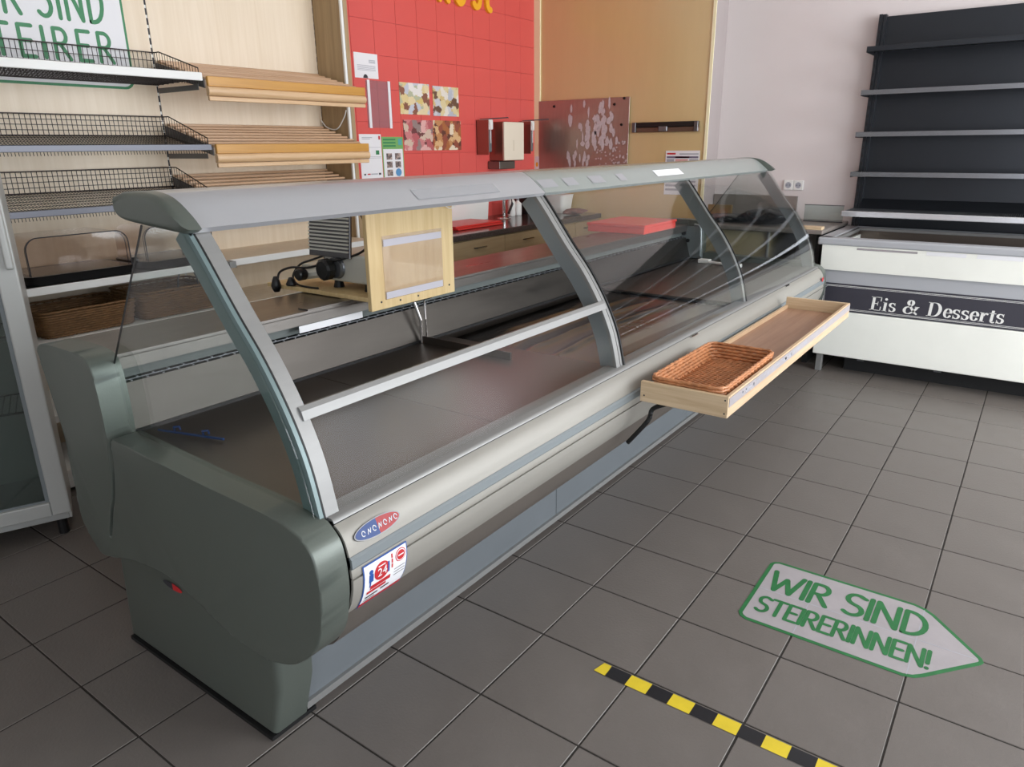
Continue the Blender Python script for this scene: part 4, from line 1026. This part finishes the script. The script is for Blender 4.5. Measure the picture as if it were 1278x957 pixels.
def wood_shelf(zf, zb, label):
    o = thing('wooden_bread_shelf', (-2.0, .68, zf), label, 'bread shelf', 'slatted wooden bread shelves')
    ya, yb_ = .200, 1.150; XF = -1.835
    q = MB(); q.bbox(XF - .016, XF, ya, yb_, zf - .042, zf, .002, 1); q.build('front_rail', M_AMBER, o)
    q = MB(); prof = [(XF - .016, zf - .043)] + arc(XF - .006, zf - .062, .014, .020, 80, -80, 8) + [(XF - .016, zf - .083)]
    q.prism(prof, ya - .004, yb_ - .002); q.build('rounded_rail', M_LIPW, o, smooth='auto')
    q = MB(); q.bbox(XF - .018, XF - .004, ya, yb_, zf - .103, zf - .084, .003, 2); q.build('lower_rail', M_LIPW, o)
    for k in range(8):
        t = k / 7; x = XF - .03 - (.345) * t; z = zf - .002 + (zb - zf) * t
        q = MB(); q.bbox(x - .012, x + .009, ya, yb_, z - .012, z, .0025, 1); q.build('slat', M_SLAT, o)
    for y in (ya - .008, yb_ + .002):
        q = MB(); q.prism([(XF - .02, zf - .05), (XF - .02, zf - .012), (GX + .005, zb - .012), (GX + .005, zb - .06)], y, y + .005); q.build('bracket', M_GREYW, o)
    return o
wood_shelf(1.708, 1.800, 'topmost slatted wooden bread shelf with an amber front rail')
wood_shelf(1.418, 1.518, 'middle slatted wooden bread shelf, second from the top')
wood_shelf(1.180, 1.280, 'lowest slatted wooden bread shelf, half hidden behind the counter canopy')
# loose white cable behind the wooden shelves
q = MB(); q.tube(spline([(GX + .01, 1.155, 1.55), (GX + .05, 1.16, 1.51), (-2.1, 1.16, 1.50), (-2.04, 1.165, 1.56), (-2.02, 1.168, 1.60)], 5), .0035, 6)
tag(q.build('loose_cable', M_WHITEP, None, smooth=True), 'thin white cable hanging between the wooden shelves', 'cable')

# green and white banner
bn = thing('banner', (GX + .003, -.35, 1.66), 'white banner with green marker lettering on the birch wall', 'banner')
def rrect(x0, x1, z0, z1, r, n=6):
    return [(x1 - r + r * math.cos(R(a)), z1 - r + r * math.sin(R(a))) for a in [i * 90 / n for i in range(n + 1)]] + [(x0 + r + r * math.cos(R(a)), z1 - r + r * math.sin(R(a))) for a in [90 + i * 90 / n for i in range(n + 1)]] + \
        [(x0 + r + r * math.cos(R(a)), z0 + r + r * math.sin(R(a))) for a in [180 + i * 90 / n for i in range(n + 1)]] + [(x1 - r + r * math.cos(R(a)), z0 + r + r * math.sin(R(a))) for a in [270 + i * 90 / n for i in range(n + 1)]]
BY0, BY1, BZ0, BZ1 = -.86, .078, 1.663, 2.14
q = MB(); q.prism(rrect(BY0, BY1, BZ0, BZ1, .045), GX + .0005, GX + .002, 'X'); q.build('border', M_GREEN, bn)
q = MB(); q.prism(rrect(BY0 + .011, BY1 - .011, BZ0 + .011, BZ1 - .011, .036), GX + .002, GX + .0028, 'X'); q.build('field', M_PAPER, bn)
q = MB(); xo = GX + .0034
write(q, 'SIND', (xo, -.288, 1.932), (0, 1, 0), (0, 0, 1), (1, 0, 0), .165, .017, total=.278, sx=.72)
write(q, 'WIR', (xo, -.575, 1.932), (0, 1, 0), (0, 0, 1), (1, 0, 0), .165, .017, total=.225, sx=.72)
write(q, 'STEIRER', (xo, -.575, 1.772), (0, 1, 0), (0, 0, 1), (1, 0, 0), .118, .016, total=.575, sx=1.0)
q.build('lettering', M_GREEN, bn)

# cake covers on the base shelf
def cover(ya, yb_, label):
    XB, XF = -2.16, -1.875; z0 = .888
    o = thing('cake_cover', ((XB + XF) / 2, (ya + yb_) / 2, z0), label, 'food cover', 'clear cake covers on the shelf')
    def rr(x0, x1, y0, y1, r, z): return [(x, y, z) for x, y in rrect(x0, x1, y0, y1, r, 5)]
    bot = rr(XB, XF, ya, yb_, .05, z0); top = rr(XB - .005, XF + .012, ya - .01, yb_ + .01, .055, z0 + .036); n = len(bot)
    q = MB(); q.add(bot + top, [(i, (i + 1) % n, n + (i + 1) % n, n + i) for i in range(n)] + [tuple(range(n)), tuple(range(n, 2 * n))]); q.build('tray', M_BLACK, o, smooth='auto')
    prof = []; h = .185; r = .05; y0, y1 = ya + .012, yb_ - .012
    prof = [(y0, z0 + .037)] + [(y0 + r - r * math.cos(R(a)), z0 + h - r + r * math.sin(R(a))) for a in range(0, 91, 15)] + [(y1 - r + r * math.sin(R(a)), z0 + h - r + r * math.cos(R(a))) for a in range(0, 91, 15)] + [(y1, z0 + .037)]
    q = MB(); q.prism(prof, XB + .02, XF, 'X'); q.build('clear_cover', M_GLASSD, o)
    q = MB(); q.tube([(XF, y, z) for y, z in prof], .0022, 6); q.tube([(XF - .02, y * .985 + (ya + yb_) / 2 * .015, z - .003) for y, z in prof], .0016, 6); q.build('cover_edge', M_INK, o)
    q = MB(); q.lathe([(.010, 0), (.014, .006), (.014, .02), (.008, .028)], (XF - .03, yb_ + .004, z0 + .048), 12, 'Y'); q.build('hinge_knob', M_BLACK, o)
cover(-.668, -.245, 'left one of the two clear cake covers on black trays, nearer the fridge')
cover(-.195, .150, 'right one of the two clear cake covers, seen through the counter end glass')
# baskets on the shelf below
wicker('storage_basket', -2.02, -.46, .667, .26, .36, .105, 'brown wicker basket on the low shelf, left one behind the counter end', 'wicker baskets on the low shelf', M_WICKER2, .015, 10)
wicker('storage_basket', -2.02, -.05, .667, .26, .36, .120, 'brown wicker basket on the low shelf, right one with a slanted rim', 'wicker baskets on the low shelf', M_WICKER2, .015, 11)
q = MB(); q.tube(spline([(-1.868, -.07, .795), (-1.862, -.06, .85), (-1.862, -.02, .865), (-1.862, .015, .85), (-1.868, .03, .795)], 5), .003, 6)
tag(q.build('wire_hoop', M_GREYW, None), 'bent wire hoop rising from the right wicker basket', 'wire hoop')

# ------------------------------------------------------------------ upright glass-door fridge at the left edge
M_FRIDGE = mat('fridge_grey_enamel', (182, 184, 180), 0.4, 0.1)
fg = thing('display_fridge', (-1.474, -.841, 0), 'upright grey framed glass door fridge at the left edge', 'fridge', rotz=math.atan2(-.38, .925))
# local frame: +X out of the door, +Y along the door towards the counter; corner at local (0,0)
W_, D_, HF = .62, .35, 1.95
def fb_(name, m, *a, b=0.003, parent=fg): q = MB(); q.bbox(*a, b, 2); return q.build(name, m, parent, world=False)
fb_('cabinet_side', M_FRIDGE, -D_, -.045, -.012, -.002, .06, HF)
fb_('cabinet_side', M_FRIDGE, -D_, -.045, -W_, -W_ + .02, .06, HF)
fb_('cabinet_back', M_FRIDGE, -D_, -D_ + .02, -W_ + .02, -.012, .06, HF)
fb_('cabinet_floor', M_FRIDGE, -D_ + .02, -.045, -W_ + .02, -.012, .06, .14)
fb_('cabinet_top', M_FRIDGE, -D_ + .02, -.045, -W_ + .02, -.012, HF - .1, HF)
dr = MB(); 
dr.bbox(-.04, 0, -.062, 0, .10, HF, .006, 2); dr.bbox(-.04, 0, -W_, -W_ + .062, .10, HF, .006, 2); dr.bbox(-.04, 0, -W_ + .062, -.062, .10, .155, .004, 2); dr.bbox(-.04, 0, -W_ + .062, -.062, HF - .06, HF, .004, 2)
dd = dr.build('door_frame', M_FRIDGE, fg, world=False)
q = MB(); q.box(-.026, -.020, -W_ + .06, -.060, .15, HF - .058); q.build('door_glass', M_GLASSF, dd, world=False)
q = MB(); q.box(-.019, -.014, -.075, -.062, .15, HF - .06); q.box(-.019, -.014, -W_ + .062, -.075, .15, .163); q.build('door_seal', M_STRIPE, dd, world=False)
q = MB(); q.bbox(.0, .026, -.030, -.006, 1.02, 1.30, .008, 3); q.build('door_handle', M_FRIDGE, dd, world=False)
for z in (.50, .78, 1.06, 1.34, 1.6):
    q = MB(); n = 26
    for i in range(n): 
        y = -W_ + .05 + (W_ - .09) * i / (n - 1); q.tube([(-D_ + .03, y, z), (-.06, y, z)], .0016, 4)
    q.tube([(-.06, -W_ + .03, z), (-.06, -.02, z)], .004, 6); q.tube([(-D_ + .03, -W_ + .03, z), (-D_ + .03, -.02, z)], .003, 6)
    q.build('wire_rack', M_GREYW, fg, world=False)
for x, y in ((-.06, -.04), (-.06, -W_ + .05), (-D_ + .05, -.04), (-D_ + .05, -W_ + .05)):
    q = MB(); q.lathe([(.018, 0), (.018, .06)], (x, y, 0), 12); q.build('foot', M_RUBBER, fg, world=False)

# ------------------------------------------------------------------ sink counter under the red wall
sk = thing('sink_counter', (-1.97, 2.3, 0), 'wooden sink counter with dark worktop below the red tiles', 'cabinet')
q = MB(); q.box(-2.296, -1.665, 1.225, 3.470, .10, .828); q.build('carcass', M_DRAWER, sk)
q = MB(); q.bbox(-2.296, -1.630, 1.222, 3.478, .830, .868, .005, 2); q.build('worktop', M_DARKTOP, sk)
for k, (a, b) in enumerate(((1.225, 1.617), (1.621, 2.168), (2.172, 2.72), (2.724, 3.10), (3.104, 3.468))):
    q = MB(); q.bbox(-1.664, -1.648, a, b, .66, .822, .002, 1); d_ = q.build('drawer', M_DRAWER, sk)
    q = MB(); q.tube([(-1.648, (a + b) / 2 - .06, .770), (-1.630, (a + b) / 2 - .05, .770), (-1.630, (a + b) / 2 + .05, .770), (-1.648, (a + b) / 2 + .06, .770)], .005, 6); q.build('handle', M_CHROME, d_)
    q = MB(); q.bbox(-1.664, -1.648, a, b, .11, .655, .002, 1); q.build('door', M_DRAWER, sk)
q = MB(); q.box(-2.25, -1.72, 1.25, 3.45, 0, .10); q.build('plinth', M_DARKG, sk)
fa = thing('faucet', (-2.06, 2.78, .868), 'chrome sink tap rising behind the red cutting boards', 'tap')
q = MB(); q.lathe([(.055, 0), (.05, .006), (.03, .010)], (-2.06, 2.72, .868), 20); q.build('base', M_CHROME, fa)
q = MB(); q.tube(spline([(-2.06, 2.72, .872), (-2.06, 2.72, 1.04), (-2.05, 2.72, 1.09), (-2.0, 2.70, 1.11), (-1.95, 2.70, 1.08)], 4), .013, 10); q.build('spout', M_CHROME, fa, smooth=True)
q = MB(); q.tube([(-2.06, 2.78, .90), (-2.06, 2.83, .97), (-2.05, 2.80, 1.02)], .010, 8); q.build('lever', M_BLACK, fa)
for k, (dz, lb_, dx) in enumerate(((0, 'lower red cutting board, on the dark sink counter', 0), (.0125, 'upper red cutting board, stacked on another board by the sink', -.02))):
    o = bx('cutting_board', M_REDP, None, -2.08 + dx, -1.80 + dx, 1.86, 2.36, .869 + dz, .881 + dz, .003); tag(o, lb_, 'cutting board', 'red cutting boards by the sink')
def tub(name, x, y, z, sx, sy, h, m, label, cat, fl_=.02):
    o = thing(name, (x, y, z), label, cat)
    lo = [(x + a, y + b, z) for a, b in rrect(-sx / 2, sx / 2, -sy / 2, sy / 2, .02, 3)]; hi = [(x + a, y + b, z + h) for a, b in rrect(-sx / 2 - fl_, sx / 2 + fl_, -sy / 2 - fl_, sy / 2 + fl_, .03, 3)]
    hi2 = [(x + a, y + b, z + h) for a, b in rrect(-sx / 2 - fl_ + .006, sx / 2 + fl_ - .006, -sy / 2 - fl_ + .006, sy / 2 + fl_ - .006, .03, 3)]; lo2 = [(x + (a[0] - x) * .95, y + (a[1] - y) * .95, z + .006) for a in lo]
    n = len(lo); q = MB(); q.add(lo + hi + hi2 + lo2, [tuple(range(n))[::-1]] + [(i + s * n, (i + 1) % n + s * n, (s + 1) * n + (i + 1) % n, (s + 1) * n + i) for s in range(3) for i in range(n)] + [tuple(range(3 * n, 4 * n))]); q.build('body', m, o, smooth='auto')
    q = MB(); q.tube([(a[0], a[1], a[2]) for a in hi], .004, 5, closed=True); q.build('rim', m, o)
    return o
tub('plastic_tub', -2.19, 2.36, .869, .12, .52, .15, M_WHITEP, 'wide white plastic tub behind the red cutting boards', 'tub', .01)
bpy.context.view_layer.update()
tub('plastic_tub', -2.00, 3.37, .869, .20, .15, .14, M_WHITEP, 'small white plastic tub at the far end of the sink counter', 'tub', .02)
tub('dish_rack_bin', -2.15, 3.15, .869, .14, .14, .13, M_BLACK, 'black bin on the sink counter before the far white tub', 'bin', .01)
for k, (yy, hh_, m_, lb_) in enumerate(((2.90, .16, M_WHITEP, 'tall white bottle beside the sink tap, nearer one'), (2.985, .13, M_WHITEP, 'shorter white bottle between the tap and the black bin'))):
    o = thing('soap_bottle', (-2.12, yy, .869), lb_, 'bottle')
    q = MB(); q.lathe([(.03, 0), (.032, .01), (.032, hh_ * .7), (.014, hh_ * .82), (.012, hh_ * .88)], (-2.12, yy, .869), 14); q.build('body', m_, o, smooth='auto')
    q = MB(); q.lathe([(.014, 0), (.012, .02)], (-2.12, yy, .869 + hh_ * .88), 12); q.build('cap', M_GREYM, o)
cb2 = thing('cloth_pile', (-1.78, 3.30, .869), 'crumpled brownish cloth pile on the sink counter end', 'cloth')
q = MB(); blob(q, (-1.75, 3.24, .8935), (.07, .12, .024), 9, 40, 12, .4); q.build('folds', mat('brown_cloth', (120, 86, 80), 0.8, var=0.4, scale=30, bump=.4, bscale=60), cb2, smooth=True)
random.seed(21)

# ------------------------------------------------------------------ on the red wall
XW = -2.3005
def paper(name, y0, y1, z0, z1, label, m=M_PAPER, cat='notice', group=None, th=.0012, lean=0.0):
    o = thing(name, (XW, (y0 + y1) / 2, z0), label, cat, group)
    q = MB(); q.add([(XW + .001, y0, z0), (XW + .001, y1, z0), (XW + .001, y1 + lean, z1), (XW + .001, y0 + lean, z1), (XW + .001 + th, y0, z0), (XW + .001 + th, y1, z0), (XW + .001 + th, y1 + lean, z1), (XW + .001 + th, y0 + lean, z1)],
                    [(0, 1, 2, 3), (4, 5, 6, 7), (0, 1, 5, 4), (1, 2, 6, 5), (2, 3, 7, 6), (3, 0, 4, 7)]); q.build('sheet', m, o)
    return o
def pr_(o, rects, mats):
    q = MB(); xx = XW + .0028
    for (a, b, c, d, k) in rects: q.k = k; q.quad((xx, a, c), (xx, b, c), (xx, b, d), (xx, a, d))
    return q.build('print', mats, o)
o = paper('paper_notice', 1.512, 1.712, 1.81, 1.955, 'white notice sheet at the top left of the red wall')
pr_(o, [(1.635, 1.69, 1.90 + i * .007, 1.904 + i * .007, 0) for i in range(3)] + [(1.535, 1.69, 1.855 + i * .007, 1.8575 + i * .007, 0) for i in range(5)], [M_GREYINK])
q = MB(); q.add([(XW + .0029, 1.60 + .02 * math.cos(R(a)), 1.811 + .022 * math.sin(R(a))) for a in range(0, 181, 15)], [tuple(range(13))]); q.build('stamp', M_INK, o)
wh = thing('document_holder', (XW, 1.70, 1.515), 'clear document holder with two white strips on the red wall', 'holder')
q = MB(); q.box(XW + .001, XW + .003, 1.595, 1.815, 1.517, 1.800); q.build('clear_sheet', glass('clear_sleeve', (.90, .86, .88), .05, haze=.12, hazecol=(.6, .5, .55)), wh)
for y in (1.607, 1.788): q = MB(); q.box(XW + .0032, XW + .0042, y, y + .022, 1.515, 1.803); q.build('adhesive_strip', M_FROST if False else M_PAPER, wh)
o = paper('paper_notice', 1.508, 1.698, 1.195, 1.478, 'white information sheet beside the green headed leaflet')
pr_(o, [(1.53, 1.62, 1.455, 1.459, 0), (1.53, 1.60, 1.447, 1.450, 0), (1.675, 1.69, 1.445, 1.468, 1), (1.52, 1.69, 1.396, 1.398, 0), (1.52, 1.69, 1.338, 1.340, 0), (1.52, 1.69, 1.330, 1.332, 0), (1.645, 1.675, 1.352, 1.378, 2), (1.53, 1.545, 1.225, 1.235, 3), (1.56, 1.585, 1.227, 1.235, 1), (1.59, 1.65, 1.228, 1.234, 0), (1.66, 1.68, 1.225, 1.237, 3)], [M_GREYINK, M_REDI, M_GREEN, M_INK])
o = paper('paper_leaflet', 1.704, 1.902, 1.19, 1.462, 'green bordered leaflet with six small photos on the red wall', mat('leaflet_green', (120, 176, 100), .6))
pr_(o, [(1.712, 1.894, 1.198, 1.385, 0)] + [(1.715, 1.83, 1.400 + i * .02, 1.410 + i * .02, 1) for i in range(3)] + [(1.855, 1.89, 1.41, 1.45, 2)], [M_PAPER, MATS['green_ink'], mat('teal_print', (90, 170, 170), .5)])
q = MB(); xx = XW + .0034
for r_ in range(3):
    for c_ in range(2):
        if r_ == 2 and c_ == 1: continue
        y = 1.738 + c_ * .080; z = 1.318 - r_ * .052; q = MB(); q.quad((xx, y, z), (xx, y + .052, z), (xx, y + .052, z + .040), (xx, y, z + .040)); q.build('photo', M_PHOTO, o)
q = MB(); q.add([(xx, 1.845 + .028 * math.cos(R(a)), 1.235 + .026 * math.sin(R(a))) for a in range(0, 360, 20)], [tuple(range(18))]); q.build('blue_dot', mat('dot_blue', (90, 150, 200), .5), o)
for (a, b, c, d, m_, l_) in ((1.893, 2.185, 1.607, 1.806, M_F1, 'square cheese photo print, upper left of the four on red tiles'), (2.222, 2.500, 1.604, 1.800, M_F2, 'pale cheese photo print, upper right of the four on red tiles'),
                             (1.912, 2.205, 1.374, 1.572, M_F3, 'pink cold cuts photo print, lower left of the four on red tiles'), (2.213, 2.515, 1.373, 1.574, M_F4, 'brown sausage photo print, lower right of the four on red tiles')):
    paper('food_print', a, b, c, d, l_, m_, 'picture', 'food photo prints on the red wall', th=.004)
# yellow raised letters
lt = [('F', 1.62), ('e', 1.86), ('i', 2.045), ('n', 2.125), ('k', 2.31), ('o', 2.475), ('s', 2.675), ('t', 2.825)]
ls_ = thing('wall_lettering', (XW, 2.3, 2.33), 'yellow raised plastic letters on the red tiles at the top edge', 'lettering')
for c, y in lt:
    q = MB(); strokes(q, GL[c][1], (XW + .001, y, 2.352), (0, 1, 0), (0, 0, 1), (1, 0, 0), .20, .042, sx=.9, th=.022); q.build('letter', M_YEL, ls_)

# dispensers: two soap dispensers with a towel dispenser between
M_BROWNT = mat('brown_tinted_metal', (150, 96, 84), 0.22, 0.6)
def soap(y, label):
    o = thing('soap_dispenser', (-2.24, y, 1.33), label, 'dispenser', 'soap dispensers on the red wall')
    q = MB(); q.bbox(-2.298, -2.18, y - .040, y - .036, 1.335, 1.585, .001, 1); q.box(-2.298, -2.293, y - .04, y + .045, 1.335, 1.585); q.build('back_plate', M_BROWNT, o)
    q = MB(); q.bbox(-2.285, -2.19, y - .030, y + .035, 1.515, 1.588, .008, 2); q.build('pump_head', M_WHITEP, o)
    q = MB(); q.bbox(-2.280, -2.20, y - .026, y + .030, 1.352, 1.514, .010, 2); q.build('bottle', M_BLUEGREY, o)
    q = MB(); q.tube([(-2.29, y + .0, 1.59), (-2.19, y - .01, 1.592), (-2.10, y + .10, 1.60), (-2.14, y + .16, 1.60)], .004, 6); q.build('elbow_lever', M_INK, o)
    q = MB(); q.tube(spline([(-2.19, y - .02, 1.58), (-2.165, y - .035, 1.53), (-2.165, y - .035, 1.46), (-2.175, y - .02, 1.42)], 4), .004, 6); q.build('tube', M_WHITEP, o)
soap(2.74, 'white pump soap dispenser left of the towel box on red tiles')
soap(3.30, 'white pump soap dispenser in the corner right of the towel box')
td = thing('towel_dispenser', (-2.24, 3.0, 1.28), 'boxy cream fronted towel dispenser on the red wall', 'dispenser')
q = MB(); q.bbox(-2.298, -2.165, 2.862, 3.13, 1.285, 1.575, .006, 2); q.build('body', M_BROWNT, td)
q = MB(); q.bbox(-2.166, -2.155, 2.866, 3.128, 1.290, 1.572, .003, 1); c_ = q.build('front_cover', mat('cream_enamel', (236, 226, 206), .4), td)
q = MB(); q.box(-2.1552, -2.1545, 2.985, 2.989, 1.36, 1.44); q.build('slot', M_TAUPE, c_)
q = MB(); q.bbox(-2.296, -2.18, 2.835, 3.04, 1.225, 1.284, .004, 1); q.build('drip_box', M_STEEL, td)
o = bx('warning_sticker', M_PAPER, None, -2.29, -2.25, 3.4835, 3.4845, 1.20, 1.31); tag(o, 'small white and orange sticker on the cream corner strip', 'sticker')
q = MB(); q.add([(-2.27 + .012 * math.cos(R(a)), 3.4832, 1.245 + .02 * math.sin(R(a))) for a in range(0, 360, 30)], [tuple(range(12))]); q.build('orange_mark', M_YEL, o)

# ------------------------------------------------------------------ on the tan partition
pl_ = thing('splash_plate', (-1.83, 3.497, 1.19), 'reflective steel splash plate with torn tape residue on the tan wall', 'metal plate')
q = MB(); q.bbox(-2.252, -1.415, 3.484, 3.488, 1.19, 1.745, .001, 1); q.build('plate', M_STEELP, pl_)
for x, z in ((-2.10, 1.700), (-1.545, 1.695), (-1.462, 1.735), (-1.478, 1.545)):
    q = MB(); q.lathe([(.009, 0), (.010, .004), (.010, .008)], (x, 3.475, z), 12, 'Y'); q.build('rubber_stud', M_RUBBER, pl_)
q = MB(); random.seed(4); yy = 3.4832; FK = [0]
M_RES = mat('torn_tape_residue', (206, 196, 198), .7, var=.1, scale=60)
def flake(x, z, w_, h_, n=10):
    FK[0] = (FK[0] + 1) % 40; yy = 3.4832 - FK[0] * 3e-5
    pts = [(x + w_ * (1 + random.uniform(-.35, .25)) * math.cos(R(a)) , yy, z + h_ * (1 + random.uniform(-.3, .25)) * math.sin(R(a))) for a in [i * 360 / n for i in range(n)]]
    q.add(pts, [tuple(range(n))])
for k in range(46):
    x = random.gauss(-1.72, .13); z = random.uniform(1.40, 1.71)
    x = min(-1.44, max(-1.95, x)); flake(x, z, random.uniform(.008, .022), random.uniform(.02, .05))
for k in range(12): flake(-2.0 + random.random() * .25, random.uniform(1.23, 1.36), random.uniform(.008, .016), random.uniform(.02, .045))
for k in range(60): flake(random.uniform(-1.70, -1.42), random.uniform(1.21, 1.42), random.uniform(.004, .010), random.uniform(.004, .012), 7)
for k in range(8): flake(-1.78 + (k % 4) * .07, 1.52 - (k // 4) * .12, .018, .045)
q.build('tape_residue', M_RES, pl_)['kind'] = 'stuff'
random.seed(33)
kb = thing('knife_rack', (-1.10, 3.49, 1.483), 'dark magnetic knife bar mounted on the tan wall', 'knife rack')
q = MB(); q.bbox(-1.370, -.850, 3.470, 3.499, 1.520, 1.556, .003, 1); q.build('bar', M_BLACK, kb)
q = MB(); q.bbox(-1.375, -.845, 3.478, 3.499, 1.484, 1.519, .003, 1); q.build('lower_bar', mat('brown_metal', (112, 92, 78), .35, .5), kb)
q = MB(); q.bbox(-1.16, -1.09, 3.465, 3.478, 1.490, 1.525, .003, 1); q.build('clip', M_GREYM, kb)
for x in (-1.37, -.87):
    q = MB(); q.bbox(x - .008, x + .022, 3.464, 3.476, 1.484, 1.556, .002, 1); q.build('end_bracket', M_GREYW, kb)
nt_ = thing('wall_chart', (-.95, 3.497, 1.05), 'printed hygiene chart on the tan wall below the knife bar', 'chart')
q = MB(); q.box(-1.10, -.830, 3.4965, 3.4985, 1.03, 1.350); q.build('sheet', M_PAPER, nt_)
q = MB(); yy = 3.4958
for (a, b, c, d, k) in [(-1.09, -1.02, 1.322, 1.334, 0), (-.99, -.84, 1.322, 1.330, 1), (-1.09, -.84, 1.296, 1.310, 2), (-1.02, -.91, 1.298, 1.308, 0), (-1.09, -1.03, 1.255, 1.290, 1), (-1.02, -.92, 1.268, 1.290, 3), (-.91, -.84, 1.262, 1.29, 1)] + [(-1.09, -.85, 1.06 + i * .03, 1.075 + i * .03, 1) for i in range(6)]:
    q.k = k; q.quad((a, yy, c), (b, yy, c), (b, yy, d), (a, yy, d))
q.build('print', [M_REDI, M_GREYINK, mat('slate_ink', (120, 116, 136), .6), mat('pink_ink', (220, 170, 166), .6)], nt_)

# ------------------------------------------------------------------ floor marks
tp = MB(); X = .531; tp.k = 0; Z_ = .0012
def tq(x0, x1, y0=-.358, y1=-.313): tp.quad((x0, y0, Z_), (x1, y0, Z_), (x1, y1, Z_), (x0, y1, Z_))
tp.add([(.508, -.356, Z_), (.545, -.358, Z_), (.541, -.313, Z_), (.518, -.313, Z_)], [(0, 1, 2, 3)])
x = .543; k = 1
while x < 2.3:
    tp.k = k; x1 = x + .0615; tq(x, x1); x = x1; k = 1 - k
o = tp.build('hazard_tape', [M_TAPEY, M_TAPEB], None, origin=(1.4, -.335, 0)); tag(o, 'yellow and black striped hazard tape stuck on the floor tiles', 'tape')
dc = thing('floor_decal', (1.05, .31, 0), 'arrow shaped floor sticker with green lettering on grey tiles', 'floor sticker')
A_ = [(.744, .470), (.752, .486), (.770, .496), (1.190, .496), (1.222, .486), (1.250, .466), (1.384, .318), (1.390, .300), (1.384, .286), (1.262, .142), (1.240, .122), (1.212, .112), (.776, .112), (.756, .122), (.746, .140)]
def inset(P, d):
    c = (1.04, .304); out = []
    n = len(P)
    for i in range(n):
        p0, p1, p2 = P[i - 1], P[i], P[(i + 1) % n]
        e = Vector((p2[0] - p0[0], p2[1] - p0[1])).normalized(); nn = Vector((e.y, -e.x)); out.append((p1[0] + nn.x * d, p1[1] + nn.y * d))
    return out
q = MB(); q.prism(A_, .0003, .0010, 'Z'); q.build('green_border', M_GREEN2, dc)
q = MB(); q.prism(inset(A_, .0125), .0006, .0014, 'Z'); q.build('white_field', M_FILMW, dc)
q = MB()
write(q, 'WIR', (.778, .312, .0019), (1, .012, 0), (-.012, 1, 0), (0, 0, 1), .118, .0165, total=.185, sx=.95)
write(q, 'SIND', (1.005, .318, .0019), (1, .012, 0), (-.012, 1, 0), (0, 0, 1), .122, .0165, total=.235, sx=.95)
write(q, 'STEIRERINNEN!', (.780, .176, .0019), (1, .012, 0), (-.012, 1, 0), (0, 0, 1), .086, .0125, total=.485, sx=.85)
q.build('lettering', M_GREEN2, dc)
q = MB()
for x in (3 * T,): q.box(x - .0012, x + .0012, .125, .483, .0014, .0017)
q.box(.758, 1.375, T - .0012, T + .0012, .0014, .0017); q.box(4 * T - .0012, 4 * T + .0012, .125, .475, .0014, .0017)
q.build('joint_crease', M_GREYINK, dc)
